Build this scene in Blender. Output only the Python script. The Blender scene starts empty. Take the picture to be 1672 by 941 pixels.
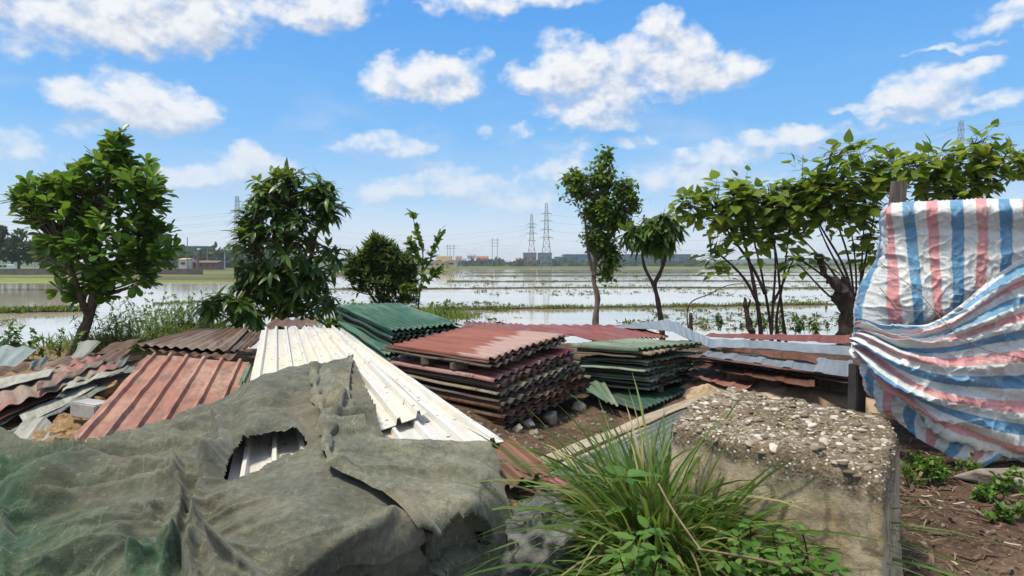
import bpy, bmesh, math, random
import numpy as np
from mathutils import Vector, Matrix, noise as mnoise
rng = np.random.default_rng(11); random.seed(11)
scene = bpy.context.scene
col = scene.collection
R = math.radians
# ------------------------------------------------------------------ camera
H, FPX, CX, CY, HOR = 1.6, 1050.0, 836.0, 470.5, 432.0
TH = math.atan((CY - HOR) / FPX)
cam = bpy.data.cameras.new("camera"); camo = bpy.data.objects.new("camera", cam); col.objects.link(camo)
cam.sensor_width = 36; cam.lens = FPX / 1672 * 36; cam.clip_end = 20000; cam.clip_start = 0.05
camo.location = (0, 0, H); camo.rotation_euler = (math.pi / 2 - TH, 0, 0)
scene.camera = camo
FW = np.array([0, math.cos(TH), -math.sin(TH)]); UP = np.array([0, math.sin(TH), math.cos(TH)])
def ray(px, py):
    return FW + np.array([(px - CX) / FPX, 0, 0]) + UP * ((CY - py) / FPX)
def P(px, py, z=0.0):                      # point of the photograph at a known height
    d = ray(px, py); t = (z - H) / d[2]
    return np.array([0, 0, H]) + d * t
def PD(px, py, dep):                       # point of the photograph at a known distance
    d = ray(px, py)
    return np.array([0, 0, H]) + d * (dep / d[1])
def PV(px, py, z):                         # the same as P for arrays
    px, py, z = np.broadcast_arrays(np.asarray(px, float), np.asarray(py, float), np.asarray(z, float))
    d = FW[None] + np.stack([(px - CX) / FPX, 0 * px, 0 * px], -1).reshape(-1, 3) + UP[None] * ((CY - py) / FPX).reshape(-1, 1)
    t = (z.reshape(-1) - H) / d[:, 2]
    return (np.array([0, 0, H]) + d * t[:, None]).reshape(px.shape + (3,))
# ------------------------------------------------------------------ noise
def _hash(ix, iy, s):
    n = (ix.astype(np.int64) * 374761393 + iy.astype(np.int64) * 668265263 + s * 1274126177) & 0xffffffff
    n = ((n ^ (n >> 13)) * 1274126177) & 0xffffffff
    return ((n ^ (n >> 16)) & 0xffff) / 65536.0
def perlin(x, y, s=0):
    x = np.asarray(x, float); y = np.asarray(y, float)
    ix = np.floor(x); iy = np.floor(y); fx = x - ix; fy = y - iy
    u = fx * fx * fx * (fx * (fx * 6 - 15) + 10); v = fy * fy * fy * (fy * (fy * 6 - 15) + 10)
    def g(ox, oy):
        a = _hash(ix + ox, iy + oy, s) * 2 * np.pi
        return np.cos(a) * (fx - ox) + np.sin(a) * (fy - oy)
    return ((g(0, 0) * (1 - u) + g(1, 0) * u) * (1 - v) + (g(0, 1) * (1 - u) + g(1, 1) * u) * v) * 1.4
def fbm(x, y, o=4, s=0, gain=.5):
    r = 0; a = 1
    for k in range(o):
        r = r + a * perlin(x * 2 ** k, y * 2 ** k, s + k * 17); a *= gain
    return r
def smooth(a, b, x):
    t = np.clip((np.asarray(x, float) - a) / (b - a), 0, 1); return t * t * (3 - 2 * t)
def curve(pts, n):                         # Catmull-Rom through the points, n samples
    p = np.asarray(pts, float); k = len(p)
    if k == 2: return p[0] + (p[1] - p[0]) * np.linspace(0, 1, n)[:, None]
    e = np.vstack([2 * p[0] - p[1], p, 2 * p[-1] - p[-2]])
    u = np.linspace(0, k - 1 - 1e-9, n); i = u.astype(int); f = (u - i)[:, None]
    a, b, c, d = e[i], e[i + 1], e[i + 2], e[i + 3]
    return .5 * (2 * b + (c - a) * f + (2 * a - 5 * b + 4 * c - d) * f ** 2 + (3 * b - a - 3 * c + d) * f ** 3)
def gridcurve(ctrl, nu, nv):               # rows x cols x 3 control grid
    c = np.asarray(ctrl, float)
    a = np.stack([curve(row, nu) for row in c])
    return np.stack([curve(a[:, j], nv) for j in range(nu)], 1)
# ------------------------------------------------------------------ objects
def wloc(o):
    v = np.array(o.location)
    while o.parent: o = o.parent; v = v + np.array(o.location)
    return v
def tag(o, label=None, cat=None, group=None, kind=None):
    if label: o["label"] = label
    if cat: o["category"] = cat
    if group: o["group"] = group
    if kind: o["kind"] = kind
    return o
def thing(name, label, cat, loc, group=None):
    o = bpy.data.objects.new(name, None); col.objects.link(o); o.location = tuple(loc); o.empty_display_size = .1
    return tag(o, label, cat, group)
def obj(name, V, F, mat, parent=None, at=None, smooth_=True, uv=None, attrs=None, mi=None):
    V = np.asarray(V, float).reshape(-1, 3)
    if at is None: at = wloc(parent) if parent else V.mean(0)
    at = np.asarray(at, float)
    me = bpy.data.meshes.new(name)
    L = V - at
    if isinstance(F, np.ndarray):
        k = F.shape[1]; m = len(F)
        me.vertices.add(len(L)); me.vertices.foreach_set("co", L.astype(np.float32).ravel())
        me.loops.add(m * k); me.loops.foreach_set("vertex_index", F.astype(np.int32).ravel())
        me.polygons.add(m); me.polygons.foreach_set("loop_start", np.arange(0, m * k, k, dtype=np.int32))
        me.update(calc_edges=True); me.validate()
    else:
        me.from_pydata([tuple(v) for v in L], [], F); me.update()
    me.polygons.foreach_set("use_smooth", np.full(len(me.polygons), bool(smooth_)))
    if uv is not None:
        l = me.uv_layers.new(name="UVMap"); idx = np.empty(len(me.loops), np.int32); me.loops.foreach_get("vertex_index", idx)
        l.data.foreach_set("uv", np.asarray(uv, np.float32)[idx].ravel())
    for k, v in (attrs or {}).items():
        a = me.attributes.new(k, 'FLOAT', 'POINT'); a.data.foreach_set("value", np.asarray(v, np.float32).ravel())
    for m in (mat if isinstance(mat, (list, tuple)) else [mat]): me.materials.append(m)
    if mi is not None: me.polygons.foreach_set("material_index", np.asarray(mi, np.int32))
    me.update()
    o = bpy.data.objects.new(name, me); col.objects.link(o)
    if parent:
        o.parent = parent; o.location = tuple(at - wloc(parent))
    else: o.location = tuple(at)
    return o
class MB:
    def __init__(s): s.V = []; s.F = []; s.n = 0
    def add(s, V, F):
        V = np.asarray(V, float); s.V.append(V); s.F += [tuple(int(i) + s.n for i in f) for f in F]; s.n += len(V); return s
    def box(s, c, size, rz=0, rx=0, ry=0):
        a = np.array([(x, y, z) for z in (-.5, .5) for y in (-.5, .5) for x in (-.5, .5)]) * np.array(size)
        M = np.array(Matrix.Rotation(rz, 3, 'Z') @ Matrix.Rotation(ry, 3, 'Y') @ Matrix.Rotation(rx, 3, 'X'))
        return s.add(a @ M.T + np.array(c), [(0, 2, 3, 1), (4, 5, 7, 6), (0, 1, 5, 4), (2, 6, 7, 3), (0, 4, 6, 2), (1, 3, 7, 5)])
    def bar(s, a, b, r, n=4):
        return s.tube([a, b], [r, r], n)
    def tube(s, pts, rad, n=6, cap=True):
        p = np.asarray(pts, float); k = len(p); rad = np.broadcast_to(np.asarray(rad, float), (k,))
        t = np.gradient(p, axis=0); t /= np.linalg.norm(t, axis=1)[:, None] + 1e-12
        u = np.cross(t[0], [0, 0, 1.]) if abs(t[0][2]) < .9 else np.cross(t[0], [1., 0, 0]); u /= np.linalg.norm(u)
        an = np.arange(n) * 2 * np.pi / n; V = []
        for i in range(k):
            u = u - t[i] * np.dot(u, t[i]); u /= np.linalg.norm(u) + 1e-12; w = np.cross(t[i], u)
            V.append(p[i] + rad[i] * (np.cos(an)[:, None] * u + np.sin(an)[:, None] * w))
        F = [(i * n + j, i * n + (j + 1) % n, (i + 1) * n + (j + 1) % n, (i + 1) * n + j) for i in range(k - 1) for j in range(n)]
        if cap: F += [tuple(range(n - 1, -1, -1)), tuple((k - 1) * n + j for j in range(n))]
        return s.add(np.vstack(V), F)
    def build(s, name, mat, parent=None, at=None, smooth_=False, **k):
        return obj(name, np.vstack(s.V), s.F, mat, parent, at, smooth_, **k)
def gridfaces(nu, nv):
    i = np.arange(nv - 1)[:, None] * nu + np.arange(nu - 1)[None]
    return np.stack([i, i + 1, i + nu + 1, i + nu], -1).reshape(-1, 4)
def instances(TV, TF, pos, Rm, sc):
    """copies of a template shape collected into one surface (leaves of one crown, pebbles of one face)"""
    n = len(pos); k = len(TV); sc = np.asarray(sc, float)
    if sc.ndim == 1: sc = sc[:, None]
    loc = TV[None] * (sc[:, None, :])
    V = np.einsum('nij,nkj->nki', Rm, loc) + pos[:, None]
    F = (TF[None] + (np.arange(n) * k)[:, None, None]).reshape(-1, TF.shape[1])
    return V.reshape(-1, 3), F
def rotset(n, g=None):
    q = (g or rng).normal(size=(n, 4)); q /= np.linalg.norm(q, axis=1)[:, None]; w, x, y, z = q.T
    return np.stack([np.stack([1 - 2 * (y * y + z * z), 2 * (x * y - z * w), 2 * (x * z + y * w)], -1),
                     np.stack([2 * (x * y + z * w), 1 - 2 * (x * x + z * z), 2 * (y * z - x * w)], -1),
                     np.stack([2 * (x * z - y * w), 2 * (y * z + x * w), 1 - 2 * (x * x + y * y)], -1)], 1)
def ico(sub):
    b = bmesh.new(); bmesh.ops.create_icosphere(b, subdivisions=sub, radius=1)
    V = np.array([v.co[:] for v in b.verts]); F = np.array([[v.index for v in f.verts] for f in b.faces]); b.free(); return V, F
ICO1, ICO2, ICO3 = ico(1), ico(2), ico(3)
def rock(size, seed, sub=ICO3, rough=.35, freq=1.1):
    V, F = sub; V = V.copy(); o = Vector((seed * 3.7, seed * 1.3, seed * 2.1))
    # planes cut the ball into facets, then noise roughens it
    g = np.random.default_rng(seed)
    for _ in range(11):
        d = g.normal(size=3); d /= np.linalg.norm(d); lim = g.uniform(.55, .85)
        q = V @ d; V = V - np.clip(q - lim, 0, None)[:, None] * d
    r = np.array([mnoise.fractal(Vector(v) * freq * 2 + o, 1.0, 2.0, 4) for v in V])
    return V * (1 + rough * .35 * r)[:, None] * np.array(size), F
# ------------------------------------------------------------------ materials
class G:
    def __init__(s, tree): s.t = tree
    def __call__(s, typ, ins=None, out=0, **props):
        n = s.t.nodes.new('ShaderNode' + typ)
        for k, v in props.items(): setattr(n, k, v)
        for k, v in (ins or {}).items():
            so = n.inputs[k]
            if isinstance(v, bpy.types.NodeSocket): s.t.links.new(v, so)
            else:
                if isinstance(v, tuple) and len(v) == 3 and so.type == 'RGBA': v = v + (1,)
                so.default_value = v
        return n.outputs[out]
    def m(s, op, a, b=0.0, c=0.0, clamp=False): return s('Math', {0: a, 1: b, 2: c}, operation=op, use_clamp=clamp)
    def v(s, op, a, b=(0, 0, 0), out=0): return s('VectorMath', {0: a, 1: b}, out=out, operation=op)
    def scale(s, a, f): return s('VectorMath', {0: a, 3: f}, operation='SCALE')
    def noise(s, vec, sc, det=4.0, ro=.55, dist=0.0, out=0): return s('TexNoise', {'Vector': vec, 'Scale': sc, 'Detail': det, 'Roughness': ro, 'Distortion': dist}, out=out)
    def vor(s, vec, sc, out=0, feature='F1'): return s('TexVoronoi', {'Vector': vec, 'Scale': sc}, out=out, feature=feature)
    def ramp(s, f, stops, interp='LINEAR'):
        n = s.t.nodes.new('ShaderNodeValToRGB'); e = n.color_ramp.elements; n.color_ramp.interpolation = interp
        while len(e) < len(stops): e.new(.5)
        for el, (p, c) in zip(e, stops):
            el.position = p; el.color = (c, c, c, 1) if not isinstance(c, tuple) else c + (1,)
        s.t.links.new(f, n.inputs[0]); return n.outputs[0]
    def mix(s, f, a, b, mode='MIX'): return s('Mix', {0: f, 6: a, 7: b}, out=2, data_type='RGBA', blend_type=mode)
    def step(s, f, a, b): return s('MapRange', {0: f, 1: a, 2: b, 3: 0.0, 4: 1.0}, interpolation_type='SMOOTHSTEP')
    def scl(s, vec, sc): return s('Mapping', {'Vector': vec, 'Scale': sc})
    def bump(s, h, st=.5, d=.01, nor=None):
        i = {'Strength': st, 'Distance': d, 'Height': h}
        if nor is not None: i['Normal'] = nor
        return s('Bump', i)
    def obj(s): return s('TexCoord', out=3)
    def uv(s): return s('TexCoord', out=2)
    def pos(s): return s('NewGeometry', out=0)
    def rnd(s): return s('ObjectInfo', out=5)
    def attr(s, name): return s('Attribute', out=2, attribute_name=name)
    def bsdf(s, base, rough=.8, metal=0.0, nor=None, spec=.5, **kw):
        i = {'Base Color': base, 'Roughness': rough, 'Metallic': metal, 'Specular IOR Level': spec}
        i.update(kw)
        if nor is not None: i['Normal'] = nor
        return s('BsdfPrincipled', i)
    def out(s, sh):
        n = s.t.nodes.new('ShaderNodeOutputMaterial'); s.t.links.new(sh, n.inputs[0])
def material(name, fn):
    m = bpy.data.materials.new(name); m.use_nodes = True; m.node_tree.nodes.clear(); g = G(m.node_tree); g.out(fn(g)); return m
def metal_mat(name, c1, c2, rust=.3, dirt=.3, rough=.45, metal=0.0, fade=None, spots=.5, streak=7.0, dirtc=(.10, .075, .05)):
    def fn(g):
        r = g.rnd(); off = g('CombineXYZ', {0: g.m('MULTIPLY', r, 37.0), 1: g.m('MULTIPLY', r, 91.0), 2: 0.0})
        uv = g.v('ADD', g.uv(), off); e = g.attr('edge')
        st = g.noise(g.scl(uv, (streak, .7, 1)), 1.6, 5, .6); pa = g.noise(uv, 2.2, 7, .62); fi = g.noise(uv, 34.0, 5, .6); pb = g.m('ADD', g.m('MULTIPLY', g.noise(g.scl(uv, (1.2, .6, 1)), 1.1, 4, .6, .4), .72), g.m('MULTIPLY', g.noise(g.scl(uv, (14.0, .5, 1)), 1.0, 3, .6), .28)); pr = g.attr('prof')
        base = g.mix(g.step(st, .35, .66), c1, c2)
        if fade: base = g.mix(g.m('MULTIPLY', g.step(pb, .47, .56), .85), base, fade)
        base = g.mix(g.m('MULTIPLY', g.step(fi, .35, .75), .25), base, g.mix(.5, base, (.5, .5, .5), 'MULTIPLY'))
        dm = g.m('MULTIPLY', g.step(g.noise(g.scl(uv, (3.5, .8, 1)), 2.1, 6, .65), .55 - .22 * dirt, .72), min(1, dirt * 1.5))
        base = g.mix(dm, base, dirtc)
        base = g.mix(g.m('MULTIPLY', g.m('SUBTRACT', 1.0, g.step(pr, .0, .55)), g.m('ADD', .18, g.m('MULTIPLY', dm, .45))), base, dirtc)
        wear = g.m('MULTIPLY', g.m('SUBTRACT', 1.0, g.step(e, 0.0, .10)), .055)
        q = g.m('ADD', g.m('ADD', g.m('MULTIPLY', pa, .72), g.m('MULTIPLY', fi, .28)), wear)
        rm = g.step(q, .70 - .27 * rust, .77 - .25 * rust)
        sp = g.vor(uv, 9.0); spm = g.m('MULTIPLY', g.m('SUBTRACT', 1.0, g.step(g.m('ADD', sp, g.m('MULTIPLY', fi, .16)), .17, .27)), spots)
        rm = g.m('MAXIMUM', rm, spm)
        rc = g.ramp(g.noise(uv, 13.0, 5, .65), [(.3, (.028, .016, .011)), (.5, (.085, .038, .02)), (.72, (.17, .08, .04))])
        colr = g.mix(rm, base, rc)
        ro = g.m('ADD', g.m('MULTIPLY', rm, .45), g.m('ADD', rough, g.m('MULTIPLY', dm, .3)), clamp=True)
        h = g.m('ADD', g.m('MULTIPLY', fi, .4), g.m('MULTIPLY', rm, -.8))
        big = g.bump(g.noise(uv, 3.2, 3, .5), .35, .03)
        return g.bsdf(colr, ro, g.m('MULTIPLY', g.m('SUBTRACT', 1.0, rm), metal), g.bump(h, .35, .003, big), .45)
    return material(name, fn)
def leaf_mat(name, stops, trans=.25, rough=.42, spec=.4):
    def fn(g):
        a = g.attr('rnd'); base = g.ramp(a, stops)
        base = g.mix(g.m('MULTIPLY', g.noise(g.obj(), 9.0, 3), .5), base, g.mix(.5, base, (.45, .5, .35), 'MULTIPLY'))
        p = g.bsdf(base, rough, 0, None, spec)
        t = g('BsdfTranslucent', {'Color': g.mix(.5, base, (.30, .42, .05))})
        return g('MixShader', {0: trans, 1: p, 2: t})
    return material(name, fn)
def simple(name, c1, c2, sc=6.0, rough=.85, bs=.5, bd=.01, stretch=(1, 1, 1), metal=0.0, det=6.0, lo=.35, hi=.65):
    def fn(g):
        v = g.scl(g.obj(), stretch); n = g.noise(v, sc, det, .6); f = g.noise(v, sc * 7, 4, .6)
        base = g.mix(g.step(g.m('ADD', g.m('MULTIPLY', n, .7), g.m('MULTIPLY', f, .3)), lo, hi), c1, c2)
        return g.bsdf(base, rough, metal, g.bump(g.m('ADD', n, g.m('MULTIPLY', f, .5)), bs, bd))
    return material(name, fn)
def hexc(h):
    h = h.lstrip('#'); c = [int(h[i:i + 2], 16) / 255 for i in (0, 2, 4)]
    return tuple(x / 12.92 if x <= .04045 else ((x + .055) / 1.055) ** 2.4 for x in c)
M = {}
M['bark'] = simple('bark', (.035, .024, .016), (.12, .085, .055), 9, .9, .8, .02, (3, 3, .7))
M['barkpale'] = simple('pale_bark', (.10, .075, .055), (.26, .20, .15), 10, .9, .8, .02, (3, 3, .6))
M['stem'] = simple('dark_stem', (.03, .018, .014), (.085, .05, .035), 14, .8, .5, .006, (2, 2, .6))
M['stump'] = simple('stump_wood', (.018, .013, .010), (.085, .062, .045), 7, .95, 1, .03, (2, 2, .7))
M['wood'] = simple('weathered_wood', (.10, .07, .045), (.24, .18, .12), 5, .85, .5, .005, (6, 6, .8))
M['greywood'] = simple('grey_wood', (.06, .048, .04), (.17, .135, .11), 5, .9, .6, .006, (7, 7, .6))
M['stone'] = simple('stone', (.15, .13, .105), (.34, .30, .25), 5, .9, .8, .02)
M['clod'] = simple('ochre_clod', (.14, .082, .038), (.36, .235, .115), 6, .95, .9, .02)
M['darkcloth'] = simple('dark_filling', (.02, .02, .02), (.05, .045, .04), 5, .95)
M['galv'] = simple('galvanised_steel', (.22, .23, .24), (.34, .35, .36), 3, .6, .1, .002, metal=.3)
M['pole'] = simple('concrete_pole', (.30, .29, .28), (.45, .44, .42), 3, .8)
M['wire'] = material('cable', lambda g: g.bsdf((.10, .11, .12), .6))
M['rope'] = simple('rope', (.10, .085, .06), (.30, .27, .2), 60, .9, .6, .003)
HAZE = 0.00028
# ------------------------------------------------------------------ sky, sun
EXPO = 0.85
def az_el(px, py):
    d = ray(px, py); return math.atan2(d[0], d[1]), math.atan2(d[2], math.hypot(d[0], d[1]))
CLOUDS = [(60, 22, 130, 38, .75), (190, 35, 80, 24, .55), (275, 28, 105, 40, .9), (180, -40, 260, 46, .8), (330, 40, 45, 24, .8),
 (490, 0, 90, 26, .75), (530, 28, 46, 24, .7), (570, 8, 55, 20, .7), (775, 6, 66, 22, .7), (860, -2, 100, 22, .9), (700, 18, 22, 10, .5),
 (215, 165, 100, 30, 1), (270, 180, 80, 24, 1), (150, 158, 55, 16, .8), (300, 190, 50, 16, .7),
 (700, 128, 72, 32, 1.1), (640, 132, 52, 20, .9), (720, 108, 34, 20, .8), (615, 155, 30, 16, .6), (765, 92, 36, 14, .5), (755, 150, 40, 12, .6),
 (1040, 125, 180, 40, 1.1), (930, 95, 50, 38, 1), (890, 130, 62, 30, 1), (1085, 75, 60, 44, 1.1), (1078, 35, 36, 24, 1), (1000, 88, 60, 28, .8), (1180, 125, 60, 28, .9), (1212, 102, 26, 22, .8), (1135, 95, 40, 26, .7),
 (1000, 185, 62, 22, .9), (935, 182, 60, 20, .8), (1040, 160, 130, 22, .7), (970, 205, 70, 14, .5), (845, 215, 20, 10, .6), (790, 208, 14, 8, .5), (1030, 232, 40, 14, .6), (960, 235, 60, 14, .4),
 (915, 268, 42, 20, .8), (840, 322, 55, 18, .8), (890, 288, 50, 18, .7), (800, 330, 60, 12, .5), (870, 335, 60, 14, .5),
 (722, 275, 52, 16, .8), (690, 302, 90, 18, .8), (630, 318, 70, 14, .7), (780, 303, 36, 14, .6), (720, 315, 90, 14, .5),
 (625, 238, 78, 15, .7), (665, 232, 40, 12, .6), (585, 236, 36, 10, .5),
 (405, 246, 24, 16, .9), (405, 268, 72, 18, .9), (360, 290, 66, 16, .8), (300, 290, 34, 18, .7), (440, 275, 46, 14, .6), (330, 300, 90, 14, .5),
 (15, 232, 46, 24, .8), (60, 252, 36, 14, .6), (128, 210, 44, 9, .6), (230, 230, 30, 8, .3), (20, 290, 80, 14, .4),
 (1235, 240, 110, 26, .9), (1150, 262, 66, 24, .8), (1095, 292, 60, 22, .8), (1320, 222, 30, 13, .7), (1255, 222, 56, 16, .8), (1160, 290, 100, 20, .6), (1050, 310, 60, 14, .5),
 (1535, 142, 92, 42, 1), (1470, 172, 76, 28, .9), (1590, 108, 48, 22, .9), (1418, 205, 56, 18, .8), (1645, 160, 46, 15, .8), (1370, 182, 40, 8, .5), (1540, 185, 120, 20, .7),
 (1625, 42, 86, 26, .8), (1570, 74, 66, 17, .7), (1655, 15, 60, 22, .8), (1515, 86, 42, 10, .6)]
def density_group():
    t = bpy.data.node_groups.new('cloud_density', 'ShaderNodeTree')
    t.interface.new_socket('p', in_out='INPUT', socket_type='NodeSocketVector')
    t.interface.new_socket('d', in_out='OUTPUT', socket_type='NodeSocketFloat')
    i = t.nodes.new('NodeGroupInput'); o = t.nodes.new('NodeGroupOutput'); g = G(t); p0 = i.outputs[0]
    wv = g.noise(p0, 16.0, 4, .55, out=1); wv = g.scale(g.v('SUBTRACT', wv, (.5, .5, .5)), .05)
    p = g.v('ADD', p0, wv)
    s = None
    for (px, py, rx, ry, w) in CLOUDS:
        a, e = az_el(px, py); a1, e1 = az_el(px + rx, py - ry); ra = abs(a1 - a) * 1.42; re = abs(e1 - e) * 1.45
        q = g('VectorMath', {0: p, 1: (1 / ra, 1 / re, 0), 2: (-a / ra, -e / re, 0)}, operation='MULTIPLY_ADD')
        d = g.v('DOT_PRODUCT', q, q, out=1)
        f = g.m('MULTIPLY', g.m('SUBTRACT', 1.0, d, clamp=True), w)
        s = f if s is None else g.m('ADD', s, f)
    t.links.new(s, o.inputs[0]); return t
def world():
    w = bpy.data.worlds.new("World"); scene.world = w; w.use_nodes = True; t = w.node_tree; t.nodes.clear(); g = G(t)
    sky = g('TexSky', sky_type='NISHITA', sun_disc=False, sun_elevation=R(68), sun_rotation=R(SUN_ROT), air_density=1.0, dust_density=1.2, ozone_density=2.0, altitude=10)
    d = g('TexCoord', out=0); x = g('SeparateXYZ', {0: d}, 0); y = g('SeparateXYZ', {0: d}, 1); z = g('SeparateXYZ', {0: d}, 2)
    az = g.m('ARCTAN2', x, y); el = g.m('ARCSINE', z)
    p = g('CombineXYZ', {0: az, 1: el, 2: 0.0})
    dg = density_group()
    def dens(vec, lod):
        n = t.nodes.new('ShaderNodeGroup'); n.node_tree = dg; t.links.new(vec, n.inputs[0])
        sv = g.scl(vec, (1, 1.35, 1))
        n1 = g.noise(sv, 22.0, 7, .56, .15)
        vo = g.vor(g.v('ADD', sv, (3, 1, 0)), 34.0, feature='SMOOTH_F1')
        vo2 = g.vor(sv, 85.0, feature='SMOOTH_F1')
        n2 = g.noise(g.v('ADD', sv, (7, 3, 0)), 60.0, 8, .62, .3)
        k = g.m('ADD', g.m('ADD', g.m('MULTIPLY', g.m('SUBTRACT', n1, .5), 1.5), g.m('MULTIPLY', g.m('SUBTRACT', n2, .5), .65)), g.m('ADD', g.m('MULTIPLY', g.m('SUBTRACT', .42, vo), .55), g.m('MULTIPLY', g.m('SUBTRACT', .42, vo2), .30)))
        dd = n.outputs[0]; dd = g.m('SUBTRACT', 1.25, g.m('MULTIPLY', 1.25, g.m('POWER', 2.718, g.m('MULTIPLY', dd, -.95))))
        return g.m('ADD', dd, g.m('MULTIPLY', k, g.step(dd, -.05, .35)))
    D = dens(p, 0); D2 = dens(g.v('ADD', p, (-.010, .022, 0)), 0)
    alpha = g.m('POWER', g.step(D, .12, 1.12), .8)
    # lit top against thicker, greyer base
    lit = g.m('MULTIPLY', g.step(g.m('SUBTRACT', D, D2), -.60, .50), g.m('SUBTRACT', 1.0, g.m('MULTIPLY', g.step(D, 1.0, 1.6), .25)))
    cl = g.mix(lit, (.58, .64, .76), (1.0, 1.0, 1.0))
    thin = g.step(el, 0.0, .25)
    cl = g.mix(thin, g.mix(.45, cl, (.80, .84, .92)), cl)
    grad = g.ramp(g.m('MULTIPLY', el, 1 / .55, clamp=True), [(0, (1.0, 1.04, 1.08)), (.08, (.74, .88, 1.02)), (.18, (.42, .69, .99)), (.36, (.18, .51, .97)), (.66, (.085, .38, .91)), (1.0, (.05, .28, .80))])
    skyc = g.mix(.88, sky, g.scale(grad, 10 * KS))
    low = g.step(el, .0, .27)
    veil = g.m('MULTIPLY', g.step(g.noise(g.scl(p, (1, 2.6, 1)), 6.0, 7, .58, .4), .46, .74), g.m('MULTIPLY', .55, g.m('MULTIPLY', g.step(el, .0, .06), g.m('SUBTRACT', 1.0, g.step(el, .12, .30)))))
    over = g.m('MULTIPLY', g.step(g.noise(d, 2.2, 7, .6), .36, .56), g.m('MAXIMUM', g.step(z, .56, .72), g.m('MULTIPLY', g.step(z, .03, .2), g.m('SUBTRACT', 1.0, g.step(y, -.25, .05)))))  # unseen cloud cover overhead and behind the camera, added to whiten the fill light
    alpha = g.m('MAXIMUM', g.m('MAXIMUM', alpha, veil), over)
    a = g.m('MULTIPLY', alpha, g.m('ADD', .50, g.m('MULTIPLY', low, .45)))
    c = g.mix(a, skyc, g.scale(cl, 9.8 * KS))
    # underside of the world: dull earth, never seen
    c = g.mix(g.step(z, -.06, -.01), (1.2, 1.1, .9), c)
    b = g('Background', {0: c, 1: WSTR})
    o = t.nodes.new('ShaderNodeOutputWorld'); t.links.new(b, o.inputs[0])
    w.cycles.sampling_method = 'MANUAL'; w.cycles.sample_map_resolution = 512
SUN_DIR = Vector((.34, .10, -.93)).normalized()      # travel direction of the light
SUN_ROT = math.degrees(math.atan2(-SUN_DIR.x, -SUN_DIR.y))
WSTR = 0.1; KS = 2 ** -EXPO
world()
sl = bpy.data.lights.new('sun', 'SUN'); so = bpy.data.objects.new('sun', sl); col.objects.link(so)
sl.energy = 2.75; sl.angle = R(12); sl.color = (1, .91, .76); so.location = (-20, -20, 60)
so.rotation_euler = SUN_DIR.to_track_quat('-Z', 'Y').to_euler()
vs = scene.view_settings; vs.view_transform = 'Standard'; vs.look = 'None'; vs.gamma = 1; vs.use_curve_mapping = False; vs.exposure = EXPO
scene.cycles.use_denoising = True
try: scene.cycles.denoiser = 'OPENIMAGEDENOISE'
except Exception: pass
scene.cycles.max_bounces = 6; scene.cycles.volume_bounces = 0; scene.cycles.transparent_max_bounces = 6
# ------------------------------------------------------------------ ground
WZ = -0.7
# plane of the pale sheets, which the cloths share
_p1, _p2, _p3 = P(428, 539, .80), P(371, 785, .52), P(822, 720, .46)
_n = np.cross(_p2 - _p1, _p3 - _p1); _n = _n / np.linalg.norm(_n) * np.sign(_n[2])
def wplane(x, y): return _p1[2] - (_n[0] * (x - _p1[0]) + _n[1] * (y - _p1[1])) / _n[2]
def wz_px(px, py):
    px = np.asarray(px, float); py = np.asarray(py, float)
    d = FW[None] + np.stack([(px - CX) / FPX, 0 * px, 0 * px], -1).reshape(-1, 3) + UP[None] * ((CY - py) / FPX).reshape(-1, 1)
    t = ((_p1 - np.array([0, 0, H])) @ _n) / (d @ _n)
    return (H + d[:, 2] * t).reshape(px.shape)
def bank_y(x): return 12.6 + .6 * smooth(-6, 1, x)
def shore(x, y):
    r = x / np.maximum(y, 1)
    return 84 + 70 * smooth(-.41, -.16, r) + 150 * smooth(-.12, -.06, r)
def ground_z(x, y):
    x = np.asarray(x, float); y = np.asarray(y, float)
    near = .035 * fbm(x * 1.3, y * 1.3, 4, 3) + .02 * fbm(x * 6, y * 6, 3, 9)
    # heap of earth below the pale sheets and the cloths
    k = smooth(.9, 0, np.maximum(np.maximum(-3.0 - x, x + .45), np.maximum(2.9 - y, y - 8)))
    near = near + k * np.clip(wplane(x, y) - .30, .05, .20)
    k2 = smooth(1.5, 0, np.hypot((x + 5.2) / 1.5, np.maximum(0, np.abs(y - 7) - 2.2)))
    near = near + .20 * k2 * (1 + .35 * fbm(x * 3, y * 3, 4, 21))
    near = near - .06 * smooth(1.6, .2, np.hypot(x - .5, (y - 6.5)))
    by = bank_y(x) + .7 * perlin(x * .4, 0 * x, 5)
    z = near * smooth(0, -1.5, y - by - 2) + (-1.25) * smooth(-.3, 3.0, y - by)
    sh = shore(x, y)
    z = z + (1.25 - .40) * smooth(-2, 2.5, y - sh) 
    far = smooth(60, 120, y)
    z = z + far * smooth(0, 20, y - sh) * (.12 * fbm(x * .05, y * .03, 3, 8) + .1)
    return z
nx, ny = 300, 340
u = np.linspace(-1, 1, nx); gx = 4000 * np.sinh(9.2 * u) / np.sinh(9.2)
v = np.linspace(0, 1, ny); gy = -4 + 4500 * np.sinh(8.4 * v) / np.sinh(8.4)
X, Y = np.meshgrid(gx, gy); Z = ground_z(X, Y)
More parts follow.
